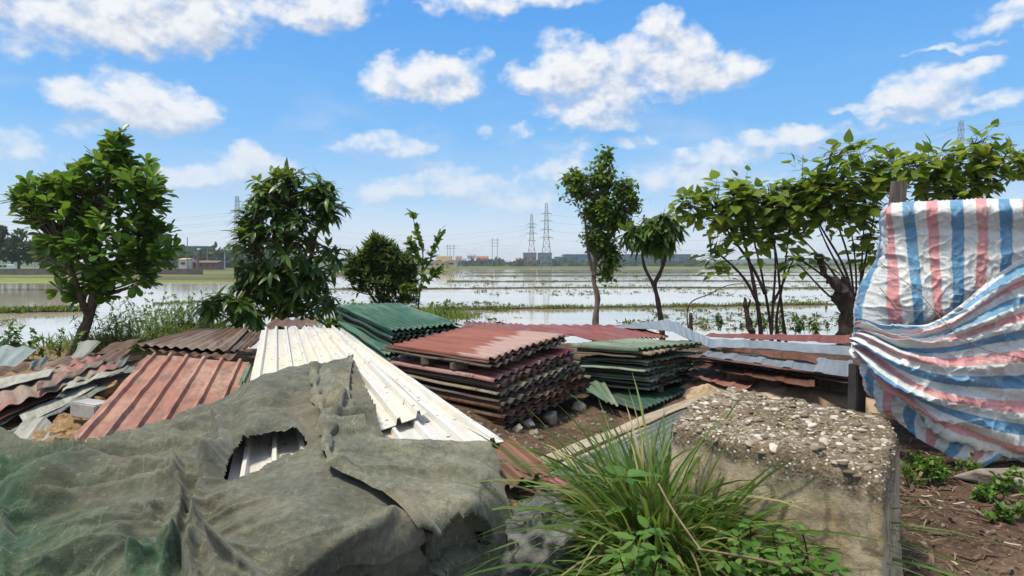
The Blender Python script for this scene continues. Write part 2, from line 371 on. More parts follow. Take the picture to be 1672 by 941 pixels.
def ground_fn(g):
    p = g.pos(); y = g('SeparateXYZ', {0: p}, 1); x = g('SeparateXYZ', {0: p}, 0); z = g('SeparateXYZ', {0: p}, 2)
    n = g.noise(p, 1.7, 6, .62); f = g.noise(p, 14.0, 5, .65); ff = g.noise(p, 60.0, 4, .6)
    dirt = g.ramp(g.m('ADD', g.m('MULTIPLY', n, .55), g.m('MULTIPLY', f, .45)), [(.36, (.026, .017, .011)), (.5, (.080, .050, .033)), (.64, (.165, .112, .074))])
    lit = g.vor(g.scl(p, (1, 1.7, 1)), 26.0, out=1)
    dirt = g.mix(g.m('MULTIPLY', g.step(g.noise(p, 40.0, 3, .6), .56, .66), .55), dirt, g.mix(g('SeparateColor', {0: lit}, 0), (.20, .13, .075), (.34, .25, .16)))
    ochre = g.mix(g.step(f, .35, .65), (.13, .08, .04), (.33, .215, .11))
    lm = g.m('MULTIPLY', g.m('SUBTRACT', 1.0, g.step(x, -3.4, -2.6)), g.step(n, .36, .5))
    dirt = g.mix(lm, dirt, ochre)
    veg = g.mix(g.step(f, .4, .6), (.035, .075, .014), (.09, .14, .03))
    bank = g.mix(g.step(g.noise(p, .9, 5, .6), .40, .55), dirt, veg)
    near = g.mix(g.step(y, 12.5, 14.0), dirt, bank)
    fn_ = g.noise(g.scl(p, (.022, .075, 1)), 1.0, 5, .6, .4)
    field = g.ramp(fn_, [(.36, (.060, .050, .035)), (.46, (.115, .095, .05)), (.52, (.12, .15, .04)), (.64, (.17, .21, .055))])
    field = g.mix(g.m('MULTIPLY', g.step(g.noise(p, .35, 5, .7), .45, .7), .4), field, (.06, .075, .03))
    c = g.mix(g.step(y, 55.0, 70.0), near, field)
    hb = g.m('ADD', g.m('MULTIPLY', n, .4), g.m('ADD', g.m('MULTIPLY', f, .35), g.m('MULTIPLY', ff, .22)))
    return g.bsdf(c, .95, 0, g.bump(hb, .9, .06), .2)
M['ground'] = material('earth', ground_fn)
tag(obj('ground', np.stack([X, Y, Z], -1).reshape(-1, 3), gridfaces(nx, ny), M['ground'], at=(0, 0, 0)), kind='structure')
def water_fn(g):
    p = g.pos(); y = g('SeparateXYZ', {0: p}, 1)
    n = g.noise(g.scl(p, (.05, .16, 1)), 1.0, 5, .6); 
    base = g.ramp(n, [(.34, (.30, .25, .175)), (.46, (.47, .42, .33)), (.6, (.57, .52, .42))])
    rip = g.m('ADD', g.noise(g.scl(p, (1.2, 2.6, 1)), 1.6, 3, .5), g.m('MULTIPLY', g.noise(g.scl(p, (.2, .5, 1)), 1.0, 2, .5), .8))
    return g.bsdf(base, .035, 0, g.bump(rip, .10, .03), .75)
M['water'] = material('paddy_water', water_fn)
tag(obj('water', [(-900, 8, WZ), (900, 8, WZ), (900, 330, WZ), (-900, 330, WZ)], [(0, 1, 2, 3)], M['water'], at=(0, 0, WZ)), kind='structure')
# ------------------------------------------------------------------ foliage tools
def leaf_tpl(W, shape='ovate', droop=.25, fold=.18):
    t = np.array([0, .12, .38, .68, .9, 1.0])
    w = {'ovate': [0, .62, 1, .78, .32, 0], 'obovate': [0, .22, .68, 1, .78, 0], 'lance': [0, .5, 1, .72, .25, 0], 'heart': [0, .9, 1, .66, .22, 0]}[shape]
    V = [(0, 0, 0)]
    for a, b in zip(t[1:-1], w[1:-1]):
        for sgn in (-1, 0, 1): V.append((a, sgn * b * W / 2, -droop * a * a + abs(sgn) * fold * b * W / 2))
    V.append((1, 0, -droop)); k = len(t) - 2; F = [(0, 2, 1), (0, 3, 2)]
    for r in range(k - 1):
        b = 1 + 3 * r
        for q in (0, 1): F += [(b + q, b + q + 1, b + q + 4), (b + q, b + q + 4, b + q + 3)]
    b = 1 + 3 * (k - 1); e = len(V) - 1; F += [(b, b + 1, e), (b + 1, b + 2, e)]
    return np.array(V, float), np.array(F)
def frames(d, up):
    d = d / (np.linalg.norm(d, axis=1)[:, None] + 1e-9)
    n = up - d * np.sum(up * d, 1)[:, None]; n /= np.linalg.norm(n, axis=1)[:, None] + 1e-9
    s = np.cross(n, d); return np.stack([d, s, n], -1)
def rosettes(tips, axes, per, L, tilt=(35, 85), grav=0.2, stem=0.0, roll=.25, spread=.0, g=None):
    """leaf positions, frames and sizes for tufts of leaves at twig ends"""
    g = g or rng; n = len(tips); k = per; axes = axes / (np.linalg.norm(axes, axis=1)[:, None] + 1e-9)
    a0 = g.uniform(0, 6.28, (n, 1)); ph = a0 + np.arange(k)[None] * 2.4 + g.normal(0, .25, (n, k))
    ti = np.radians(g.uniform(tilt[0], tilt[1], (n, k)))
    u = np.cross(axes, np.array([.3, .9, .2])); u /= np.linalg.norm(u, axis=1)[:, None]; w = np.cross(axes, u)
    d = (np.cos(ti)[..., None] * axes[:, None] + np.sin(ti)[..., None] * (np.cos(ph)[..., None] * u[:, None] + np.sin(ph)[..., None] * w[:, None]))
    d[..., 2] -= grav * g.uniform(.4, 1.3, (n, k)); d /= np.linalg.norm(d, axis=2)[..., None]
    up = axes[:, None] * .6 + np.array([0, 0, 1.0]) + g.normal(0, roll, (n, k, 3))
    back = g.uniform(0, spread, (n, k))[..., None] * axes[:, None] if spread else 0
    st = stem * g.uniform(.5, 1.2, (n, k))[..., None]
    base = tips[:, None] - back; pos = base + d * st
    s = L * g.uniform(.65, 1.2, (n, k))
    return pos.reshape(-1, 3), frames(d.reshape(-1, 3), up.reshape(-1, 3)), s.ravel(), np.broadcast_to(base, pos.shape).reshape(-1, 3)
def crown_points(ells, dep, n, g, deep=.75, surf=.5):
    """points inside a crown given by ellipses in the photograph"""
    e = np.array(ells, float); a = e[:, 2] * e[:, 3]; k = g.choice(len(e), n, p=a / a.sum())
    d = g.normal(size=(n, 3)); d /= np.linalg.norm(d, axis=1)[:, None]; r = g.uniform(0, 1, n) ** surf
    d *= r[:, None]; el = e[k]
    px = el[:, 0] + d[:, 0] * el[:, 2]; py = el[:, 1] + d[:, 1] * el[:, 3]
    dp = dep + d[:, 2] * np.sqrt(el[:, 2] * el[:, 3]) * dep / FPX * deep
    pts = np.array([PD(a_, b_, c_) for a_, b_, c_ in zip(px, py, dp)])
    cen = np.array([PD(x_[0], x_[1], dep) for x_ in el])
    return pts, pts - cen
def limb(mb, a, b, r0, r1, g, sag=.25, n=6, k=5):
    mid = (a + b) / 2 + np.array([0, 0, -sag * np.linalg.norm(b - a)]) + g.normal(0, .06 * np.linalg.norm(b - a), 3)
    t = np.linspace(0, 1, n)[:, None]; c = (1 - t) ** 2 * a + 2 * t * (1 - t) * mid + t * t * b
    mb.tube(c, np.linspace(r0, r1, n), k, False); return c
def tree(name, label, cat, trunks, rad, ells, dep, ntips, per, L, tpl, lmat, bmat, seed, up=.6, out=1.0, group=None, deep=.75, stem_r=.010, trim=None, surf=.5, limbs=True, fork=(.25, 1.0), petiole=False, **ro):
    g = np.random.default_rng(seed); tr = [curve([PD(*q) for q in t_], 18) for t_ in trunks]
    root = thing(name, label, cat, tr[0][0], group); mb = MB()
    for q, t_ in enumerate(tr):
        w = 1 + .12 * np.sin(np.arange(18) * 1.9 + q); r = rad if q == 0 else rad * .7
        r_ = np.linspace(r, r * .3, 18) * w; r_[0] *= 1.35; mb.tube(t_, r_, 9, True)
    tips, outv = crown_points(ells, dep, ntips, g, deep, surf)
    allp = np.vstack([t_[int(18 * fork[0]):int(18 * fork[1])] for t_ in tr])
    if limbs:
        for q in range(ntips):
            dist = np.linalg.norm(allp - tips[q], axis=1) + 1.2 * np.clip(allp[:, 2] - tips[q][2] + .25 * np.linalg.norm((allp - tips[q])[:, :2], axis=1), 0, None)
            a = allp[np.argmin(dist)]
            limb(mb, a, tips[q], max(stem_r * .9, min(rad * .3, stem_r * 2.2)), stem_r * .45, g, .12)
    ax = outv / (np.linalg.norm(outv, axis=1)[:, None] + 1e-6) * out + np.array([0, 0, up]) + g.normal(0, .25, outv.shape)
    pos, fr, s, base = rosettes(tips, ax, per, L, g=g, **ro)
    if trim is not None:
        k = trim(pos, g); pos, fr, s = pos[k], fr[k], s[k]
    if petiole:
        for q in range(0, len(pos)):
            pm = (pos[q] + base[q]) / 2 + np.array([0, 0, .02]); mb.tube([base[q], pm, pos[q]], [.004, .0035, .003], 3, False)
    mb.build('trunk', bmat, root, smooth_=True)
    V, F = instances(tpl[0], tpl[1], pos, fr, s)
    rv = np.clip(np.repeat(g.uniform(0, 1, ntips), per) * .5 + g.uniform(0, 1, ntips * per) * .5, 0, 1)
    if trim is not None: rv = rv[k]
    o = obj('crown', V, F, lmat, root, attrs={'rnd': np.repeat(rv, len(tpl[0]))})
    return root
def blades(base, d, L, W, droop, n=7, g=None):
    """grass blades: arched ribbons that taper to a point"""
    g = g or rng; m = len(base); t = np.linspace(0, 1, n)
    d = d / np.linalg.norm(d, axis=1)[:, None]; side = np.cross(d, np.array([0, 0, 1.])) + g.normal(0, .35, (m, 3)); side /= np.linalg.norm(side, axis=1)[:, None]
    hz = d.copy(); hz[:, 2] = 0; hz /= np.linalg.norm(hz, axis=1)[:, None] + 1e-6
    c = base[:, None] + L[:, None, None] * (d[:, None] * t[None, :, None] + (droop[:, None] * t[None] ** 2.2)[..., None] * (hz * .55 + np.array([0, 0, -.75]))[:, None])
    w = (W[:, None] * np.clip(np.minimum(1, .55 + t * 1.6) * (1 - t ** 3), .03, 1)[None])[..., None] * side[:, None] * .5
    V = np.stack([c - w, c + w], 2).reshape(-1, 3)
    i = (np.arange(m)[:, None] * n * 2 + np.arange(n - 1)[None] * 2)[..., None]
    F = (i + np.array([0, 1, 3, 2])).reshape(-1, 4); return V, F
M['grass'] = leaf_mat('grass_blade', [(0, (.045, .10, .016)), (.5, (.09, .175, .03)), (.85, (.16, .25, .055)), (.97, (.34, .29, .14))], .32, .5, .3)
M['weed'] = leaf_mat('weed_leaf', [(0, (.04, .10, .015)), (.6, (.08, .18, .025)), (1, (.15, .26, .05))], .3, .5, .3)
M['paddy'] = leaf_mat('paddy_weed', [(0, (.022, .028, .010)), (.6, (.05, .065, .016)), (1, (.14, .16, .035))], .2, .6, .2)
# ------------------------------------------------------------------ paddy banks and weeds
def bankline(name, pts, w, h, seed, tuft, glen):
    c = curve([P(x, y, WZ) for x, y in pts], 160); t = np.gradient(c, axis=0); t /= np.linalg.norm(t, axis=1)[:, None]
    s = np.stack([-t[:, 1], t[:, 0], 0 * t[:, 0]], 1); prof = [(-1, -.25), (-.8, .3), (-.3, .9), (.3, 1), (.8, .35), (1, -.25)]
    wob = .75 + .5 * perlin(np.arange(160) * .31, np.zeros(160), seed)
    V = np.stack([c + s * (a * w / 2 * wob)[:, None] + np.array([0, 0, 1.]) * (b * h * (.8 + .5 * perlin(np.arange(160) * .5, np.zeros(160) + 3, seed)))[:, None] for a, b in [(np.full(160, q), r) for q, r in prof]], 1)
    tag(obj(name, V.reshape(-1, 3), gridfaces(6, 160), M['bund']), kind='structure')
    g = np.random.default_rng(seed); k = g.integers(0, 159, tuft); f = g.uniform(0, 1, (tuft, 1))
    base = c[k] * (1 - f) + c[k + 1] * f + s[k] * g.normal(0, .28, (tuft, 1)) * w; base[:, 2] = WZ + h * .4
    dens = perlin(base[:, 0] * .35, base[:, 1] * .35, seed) + g.normal(0, .25, tuft) > -.15; base = base[dens]; m = len(base)
    d = np.stack([g.normal(0, .5, m), g.normal(0, .5, m), np.ones(m)], 1)
    V, F = blades(base, d, glen * g.uniform(.4, 1.3, m), glen * .22 * g.uniform(.6, 1.4, m), g.uniform(.1, .5, m), 4, g)
    tag(obj('bank_grass', V, F, M['paddyg'], attrs={'rnd': np.repeat(g.uniform(0, 1, m), 8)}), kind='stuff')
M['bund'] = simple('bund_soil', (.030, .022, .012), (.06, .06, .02), 2.0, .95)
M['paddyg'] = leaf_mat('bank_grass_leaf', [(0, (.07, .105, .015)), (.5, (.14, .19, .03)), (1, (.24, .27, .06))], .25, .6, .2)
bankline('paddy_bank', [(560, 512), (690, 508), (760, 506), (1000, 503), (1340, 498), (1750, 492)], .55, .12, 3, 8000, .24)
bankline('paddy_bank', [(500, 473), (700, 472), (1000, 470), (1400, 471), (1800, 470)], .55, .12, 4, 4200, .22)
bankline('paddy_bank', [(730, 460), (900, 460), (1150, 459), (1500, 461), (1800, 460)], .7, .12, 5, 3500, .25)
bankline('paddy_bank', [(760, 451), (1000, 451), (1300, 450), (1800, 451)], .9, .14, 6, 3000, .3)
bankline('paddy_bank', [(770, 446), (1000, 445.5), (1300, 445), (1800, 446)], 1.2, .15, 7, 3000, .35)
bankline('paddy_bank', [(-120, 513), (0, 511), (80, 509), (135, 508)], .9, .14, 8, 2500, .30)
bankline('paddy_bank', [(250, 497), (330, 494), (420, 492)], .5, .06, 9, 500, .22)
def paddy_weeds():
    g = np.random.default_rng(5); n = 9000
    px = g.uniform(-60, 1700, n); py = 440 + 100 * g.uniform(0, 1, n) ** 1.4
    q = np.array([P(a, b, WZ) for a, b in zip(px, py)])
    m = (fbm(q[:, 0] * .12, q[:, 1] * .06, 3, 31) + .35 * perlin(px * .03, py * .2, 2) + .25 * smooth(900, 1250, px) + .12 * smooth(470, 530, py) - .50 * (px < 680) - .09) > .02
    keep = m & ((q[:, 1] < shore(q[:, 0], q[:, 1]) - 1)) & (q[:, 1] > bank_y(q[:, 0]) + 2)
    q = q[keep]; n = len(q)
    # low tufts of three to seven short leaves
    k = 5; sz = .11 * g.uniform(.35, 1.7, n) * (1 + q[:, 1] / 120)
    base = np.repeat(q, k, 0) + g.normal(0, .06, (n * k, 3)) * np.repeat(1 + q[:, 1] / 40, k)[:, None]; base[:, 2] = WZ - .005
    d = np.stack([g.normal(0, .9, n * k), g.normal(0, .9, n * k), g.uniform(.3, 1.1, n * k)], 1); s = np.repeat(sz, k) * g.uniform(.6, 1.3, n * k)
    V, F = blades(base, d, s, s * .42, g.uniform(.1, .7, n * k), 4, g)
    tag(obj('water_weeds', V, F, M['paddy'], attrs={'rnd': np.repeat(g.uniform(0, 1, n * k), 8)}), kind='stuff')
paddy_weeds()
# ------------------------------------------------------------------ sheet metal
ORD = ['topmost', 'second', 'third', 'fourth', 'fifth', 'sixth', 'seventh', 'eighth', 'ninth', 'tenth', 'eleventh', 'twelfth', 'thirteenth', 'fourteenth', 'fifteenth', 'sixteenth', 'lowest']
_sid = [0]
def sheet(name, c, waves, prof, amp, mat, label=None, cat='metal sheet', group=None, na=26, warp=.012, th=.003, sag=0.0, curl=0.0, rag=.02, wfreq=2.2, spw=8, lip=0.0):
    """profiled roofing sheet: corners A, B (across the near end) and C, D (the far end)"""
    _sid[0] += 1; sid = _sid[0]
    A, B, C, D = [np.asarray(q, float) for q in c]
    if prof == 'sine': s = np.linspace(0, 1, int(waves * spw) + 1); h = np.sin(2 * np.pi * waves * s + .6)
    elif prof == 'trap':
        bp = [(0, 0), (.36, 0), (.43, 1), (.57, 1), (.64, 0)]; s = []; h = []
        for k in range(int(waves)):
            for a, b in bp: s.append((k + a) / waves); h.append(b)
        s.append(1); h.append(0); s = np.array(s); h = np.array(h)
    elif prof == 'minor':                  # broad pans with a rib at each side and a shallow stiffener
        bp = [(0, 1), (.10, 1), (.17, 0), (.45, 0), (.47, .18), (.55, .18), (.57, 0), (.83, 0), (.90, 1)]; s = []; h = []
        for k in range(int(waves)):
            for a, b in bp: s.append((k + a) / waves); h.append(b)
        s.append(1); h.append(1); s = np.array(s); h = np.array(h)
    else: s = np.linspace(0, 1, 10); h = np.zeros(10)
    if lip:
        ds = .006 / max(np.linalg.norm(B - A), .1); s = np.r_[0, s[:-1] * (1 - 2 * ds) + ds, 1 - ds, 1]; h = np.r_[h[0] - lip / max(amp, .001), h, h[-1] - lip / max(amp, .001)]
    t = np.linspace(0, 1, na); S, T = np.meshgrid(s, t); ns = len(s)
    Wd = np.linalg.norm(B - A); Ln = np.linalg.norm(D - A)
    # ragged, unequal ends
    T2 = T + (rag / max(Ln, .1)) * perlin(S * 5, np.zeros_like(S) + sid * 3.1, sid) * np.abs(2 * T - 1) ** 6
    Pt = (A * ((1 - S) * (1 - T2))[..., None] + B * (S * (1 - T2))[..., None] + C * (S * T2)[..., None] + D * ((1 - S) * T2)[..., None])
    N = np.cross(B - A, D - A) + np.cross(B - A, C - B); N /= np.linalg.norm(N); N = N * np.sign(N[2])
    hh = h[None] * amp + warp * perlin(S * Wd * wfreq, T * Ln * wfreq * .6, sid) + warp * .6 * perlin(S * Wd * 6, T * Ln * 2, sid + 50)
    hh = hh - sag * 4 * T * (1 - T) - curl * (np.abs(2 * S - 1) ** 6 + .5 * np.abs(2 * T - 1) ** 10) * (.5 + perlin(S * 3, T * 3, sid + 9))
    Pt = Pt + N * hh[..., None]
    top = Pt.reshape(-1, 3); bot = top - N * th
    n = ns * na; F = gridfaces(ns, na); Fb = F[:, ::-1] + n
    ed = list(range(ns)) + [r * ns + ns - 1 for r in range(1, na)] + [(na - 1) * ns + q for q in range(ns - 2, -1, -1)] + [r * ns for r in range(na - 2, 0, -1)]
    ed = np.array(ed); e2 = np.roll(ed, -1); side = np.stack([ed, ed + n, e2 + n, e2], 1)
    if np.dot(np.cross(top[1] - top[0], top[ns] - top[0]), N) < 0: F, Fb, side = F[:, ::-1], Fb[:, ::-1], side[:, ::-1]
    uv = np.stack([S * Wd, T * Ln], -1).reshape(-1, 2); edg = np.minimum(np.minimum(T, 1 - T) * Ln, np.minimum(S, 1 - S) * Wd).ravel()
    o = obj(name, np.vstack([top, bot]), np.vstack([F, Fb, side]), mat, smooth_=(prof == 'sine'), uv=np.vstack([uv, uv]), attrs={'edge': np.r_[edg, edg], 'prof': np.tile(np.broadcast_to((h - h.min()) / max(np.ptp(h), 1e-6) if np.ptp(h) > 0 else np.ones(ns), (na, ns)).ravel(), 2)})
    return tag(o, label, cat, group)
M['red'] = metal_mat('red_sheet', (0.176, 0.032, 0.024), (0.240, 0.052, 0.040), .22, .3, .5, fade=(0.320, 0.200, 0.176))
def redtop_fix():
    def fn(g):
        uv = g.uv(); e = g('SeparateXYZ', {0: uv}, 1); u_ = g('SeparateXYZ', {0: uv}, 0); pr = g.attr('prof')
        nz = g.noise(g.scl(uv, (11.0, .2, 1)), 1.0, 2, .5); f = g.noise(uv, 34.0, 5, .6); st = g.noise(g.scl(uv, (7, .8, 1)), 1.6, 5, .6)
        fm = g.step(g.m('ADD', g.m('ADD', e, g.m('MULTIPLY', nz, .9)), g.m('MULTIPLY', u_, -.16)), .84, .72)
        c = g.mix(g.step(st, .35, .65), (.185, .056, .030), (.25, .085, .05)); c = g.mix(g.m('MULTIPLY', fm, g.m('ADD', .55, g.m('MULTIPLY', st, .6), clamp=True)), c, (.36, .25, .22))
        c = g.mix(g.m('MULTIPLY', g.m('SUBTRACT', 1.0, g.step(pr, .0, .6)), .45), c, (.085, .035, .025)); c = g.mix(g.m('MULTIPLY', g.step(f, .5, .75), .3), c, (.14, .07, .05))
        return g.bsdf(c, .5, 0, g.bump(f, .3, .003), .4)
    return material('red_sheet_with_faded_end', fn)
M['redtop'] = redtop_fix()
M['paleold'] = metal_mat('pale_old_sheet', (.27, .28, .23), (.38, .38, .32), .25, .4, .65)
M['brownsheet'] = metal_mat('red_brown_sheet', (.20, .095, .055), (.27, .14, .09), .3, .3, .6, fade=(.16, .09, .06))
M['redroof'] = metal_mat('red_roof_sheet', (0.160, 0.036, 0.028), (0.224, 0.056, 0.044), .2, .35, .5, fade=(0.208, 0.088, 0.072))
M['darkred'] = metal_mat('dark_red_sheet', (.078, .025, .014), (.125, .042, .024), .5, .5, .6)
M['khaki'] = metal_mat('khaki_sheet', (0.176, 0.144, 0.080), (0.256, 0.216, 0.136), .3, .4, .65)
M['darkgrey'] = metal_mat('dark_stained_sheet', (0.045, 0.041, 0.034), (0.083, 0.075, 0.060), .45, .6, .7)
M['oldrust'] = metal_mat('rusted_sheet', (0.080, 0.044, 0.028), (0.128, 0.080, 0.056), .75, .5, .8)
M['green'] = metal_mat('green_sheet', (0.016, 0.076, 0.046), (0.032, 0.112, 0.072), .22, .34, .5, fade=(0.080, 0.176, 0.128))
M['palegreen'] = metal_mat('pale_green_sheet', (0.068, 0.128, 0.080), (0.120, 0.184, 0.116), .32, .5, .6, fade=(0.208, 0.264, 0.200))
M['dkgreen'] = metal_mat('dark_green_sheet', (0.016, 0.056, 0.038), (0.028, 0.080, 0.056), .2, .4, .45)
M['white'] = metal_mat('white_sheet', (.64, .65, .625), (.55, .55, .515), .27, .30, .38, spots=.85, streak=5, dirtc=(.44, .35, .24), fade=(.70, .66, .56))
M['pink'] = metal_mat('faded_red_sheet', (0.323, 0.132, 0.085), (0.383, 0.183, 0.123), .16, .62, .6, spots=.25, dirtc=(0.145, 0.089, 0.068), fade=(0.425, 0.255, 0.178))
M['brownrust'] = metal_mat('brown_rusted_sheet', (0.085, 0.047, 0.032), (0.136, 0.081, 0.058), .40, .4, .75, fade=(0.204, 0.162, 0.132))
M['bare'] = metal_mat('bare_grey_sheet', (.20, .235, .275), (.29, .325, .36), .05, .18, .38, .2, spots=.25)
M['greysheet'] = metal_mat('grey_green_sheet', (0.112, 0.136, 0.120), (0.176, 0.200, 0.176), .25, .4, .55)
M['bluegrey'] = metal_mat('blue_grey_sheet', (.16, .22, .22), (.26, .32, .32), .2, .3, .5)
M['beige'] = metal_mat('beige_capping', (0.306, 0.246, 0.170), (0.391, 0.332, 0.246), .25, .4, .6)
M['rustyred'] = metal_mat('rust_red_sheet', (0.240, 0.080, 0.068), (0.288, 0.128, 0.104), .42, .35, .65, fade=(0.256, 0.216, 0.160))
def J(a, s): return np.asarray(a) + rng.normal(0, s, 3) * np.array([1, 1, .35])
def lerp(a, b, t): return np.asarray(a) * (1 - t) + np.asarray(b) * t
# ---- red and khaki stack in the middle
def stack(n, F0, R0, F1, R1, along, mats, zf, lab, grp, waves, amp, jit, al=(1, 1), spw=6, lab_cols=None, name='roofing_sheet', jj=None):
    for k in range(n):
        t = zf[k]; F_ = J(lerp(F0, F1, t), jit); R_ = J(lerp(R0, R1, t), jit); av = np.asarray(along) * rng.uniform(*al); tw = rng.normal(0, jit * .8, 3) * np.array([1, 1, .3])
        sheet(name, (F_, R_, R_ + av + tw, F_ + av + tw * .5), waves, 'sine', amp, mats[k], lab(k), 'roofing sheet', grp, na=14, warp=.010 if k else .006, spw=spw, th=.004, curl=0 if k == 0 else .012, rag=.05 if k else .03, lip=(.016 if k else .03) * rng.uniform(.6, 1.5))
F0, R0 = P(797, 588, .70), P(922, 546, .80); F1, R1 = P(830, 700, .09), P(970, 634, .15)
al = P(628, 566, .70) - F0; al[2] = .02
zf = [0, .035, .07, .105, .27, .31, .35, .39, .435, .50, .55, .60, .65, .70, .76, .82, .88, .93, 1.0]
ms = ['red', 'darkred', 'darkgrey', 'darkgrey', 'red', 'darkred', 'darkgrey', 'red', 'darkgrey', 'khaki', 'darkgrey', 'darkgrey', 'darkgrey', 'oldrust', 'khaki', 'oldrust', 'darkred', 'oldrust', 'darkgrey']
nm = {'red': 'red painted', 'darkred': 'dull dark red', 'darkgrey': 'dark stained', 'khaki': 'khaki', 'oldrust': 'rusted'}
O19 = ['topmost', 'second', 'third', 'fourth', 'fifth', 'sixth', 'seventh', 'eighth', 'ninth', 'tenth', 'eleventh', 'twelfth', 'thirteenth', 'fourteenth', 'fifteenth', 'sixteenth', 'seventeenth', 'eighteenth', 'lowest']
def labm(k):
    return f"{nm[ms[k]]} corrugated sheet, {O19[k]} from the top of the red and khaki stack" if k not in (0, 18) else f"{nm[ms[k]]} corrugated sheet, {O19[k]} of the red and khaki stack"
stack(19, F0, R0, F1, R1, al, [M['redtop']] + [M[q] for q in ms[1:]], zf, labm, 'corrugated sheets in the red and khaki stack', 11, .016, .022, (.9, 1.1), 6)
def block_of(name, label, cat, c, size, rz, mat, group=None, seed=1):
    b = bmesh.new(); bmesh.ops.create_cube(b, size=1)
    for v_ in b.verts: v_.co = Vector((v_.co.x * size[0], v_.co.y * size[1], v_.co.z * size[2]))
    bmesh.ops.bevel(b, geom=b.edges[:], offset=min(size) * .08, segments=2, affect='EDGES')
    bmesh.ops.subdivide_edges(b, edges=[e for e in b.edges if e.calc_length() > max(size) * .4], cuts=6, use_grid_fill=True)
    V = np.array([v_.co[:] for v_ in b.verts]); F = [[v_.index for v_ in f.verts] for f in b.faces]; b.free()
    V = V + np.array([mnoise.noise_vector(Vector(q) * 5 + Vector((seed, 0, 0))) for q in V]) * min(size) * .03
    Mz = np.array(Matrix.Rotation(rz, 3, 'Z')); return tag(obj(name, V @ Mz.T + np.asarray(c), F, mat, smooth_=False), label, cat, group)
for k, (a, b) in enumerate([(.12, .16), (.42, .13), (.72, .15)]):
    q = lerp(F0, R0, a) + al * .1 + np.array([0, 0, -.115]) if k == 1 else lerp(F0, F0 + al, .25 + .5 * a) + np.array([.06, .05, -.112])
    block_of('timber_spacer', ['short timber spacer wedged under the top sheets of the red stack, near its front corner', 'timber spacer under the ragged end of the red stack', 'timber spacer far along the side of the red stack'][k], 'timber block', q, (.17, .09, .075), .5 + .4 * k, M['wood'], None, k)
# ---- green stack behind the pale sheets
GF, GR, GB, GC = P(640, 539, .75), P(754, 529, .80), P(552, 498, .95), P(652, 494, .95)
nlab = ['topmost of the dark green stack', 'second in the dark green stack', 'third in the dark green stack', 'fourth in the dark green stack', 'fifth in the dark green stack', 'sixth in the dark green stack', 'seventh in the dark green stack', 'lowest of the dark green stack']
offs = [((0, 0, 0), (0, 0, 0), (0, 0, 0), (0, 0, 0)), ((.02, .02, -.05),) * 4, ((.0, -.02, -.10),) * 4, ((.03, .0, -.15),) * 4, ((-.02, .02, -.20),) * 4,
        ((-.05, -.25, -.27), (-.15, -.05, -.26), (-.1, -.1, -.24), (.05, -.25, -.24)), ((-.1, -.5, -.36), (-.2, -.15, -.33), (-.2, -.1, -.3), (.1, -.5, -.32)), ((-.1, -.8, -.44), (-.3, -.3, -.42), (-.3, -.2, -.40), (.2, -.8, -.40))]
gm = ['green', 'green', 'dkgreen', 'oldrust', 'dkgreen', 'green', 'green', 'dkgreen']
for k in range(8):
    q = [J(np.asarray(a) + np.asarray(b), .012 if k else 0) for a, b in zip((GF, GR, GC, GB), offs[k])]
    sheet('roofing_sheet', q, 12, 'sine', .017, M[gm[k]], ('brown backed' if k == 3 else 'green') + ' corrugated sheet, ' + nlab[k], 'roofing sheet', 'corrugated sheets in the dark green stack', na=22, spw=7, th=.004, warp=.012, curl=.02, rag=.05, lip=.02)
# ---- pale green stack, right of the red one
pF, pR, pL = P(1048, 569, .64), P(1142, 557, .64), P(930, 559, .62)
al2 = np.array([-.80, .46, 0.0])
zf2 = [0, .09, .17, .30, .40, .50, .58, .66, .74, .82, .92]
pm = ['palegreen', 'khaki', 'darkgrey', 'palegreen', 'darkgrey', 'palegreen', 'darkgrey', 'palegreen', 'palegreen', 'darkgrey', 'palegreen']
pn = {'palegreen': 'pale green', 'khaki': 'khaki', 'darkgrey': 'dark stained'}
def labp(k): return f"{pn[pm[k]]} corrugated sheet, {'lowest' if k == 10 else O19[k]} {'of' if k in (0, 10) else 'from the top of'} the pale green stack"
stack(11, pF, pR, P(1064, 640, .12), P(1138, 615, .12), al2, [M[q] for q in pm], zf2, labp, 'corrugated sheets in the pale green stack', 11, .014, .035, (.9, 1.15), 6)
for k, (px, py) in enumerate([(1072, 634), (1110, 622)]):
    q = P(px, py, .10); block_of('timber_spacer', ['stub of timber under the near corner of the pale green stack', 'stub of timber under the far end of the pale green stack'][k], 'timber block', q + np.array([0, .05, 0]), (.09, .2, .09), .4, M['beigewood'] if 'beigewood' in M else M['wood'], None, 8 + k)
sheet('roofing_sheet', (P(1045, 672, .05), P(1142, 630, .06), P(1060, 606, .08), P(950, 640, .08)), 16, 'sine', .013, M['dkgreen'], 'dark green corrugated sheet lying on the ground below the pale green stack', 'roofing sheet', None, na=16, spw=6)
sheet('roofing_sheet', (P(985, 655, .12), P(1010, 664, .10), P(985, 622, .2), P(940, 625, .2)), 3, 'sine', .013, M['palegreen'], 'pale green offcut poking out between the red stack and the pale green stack', 'roofing sheet', None, na=12, spw=6)
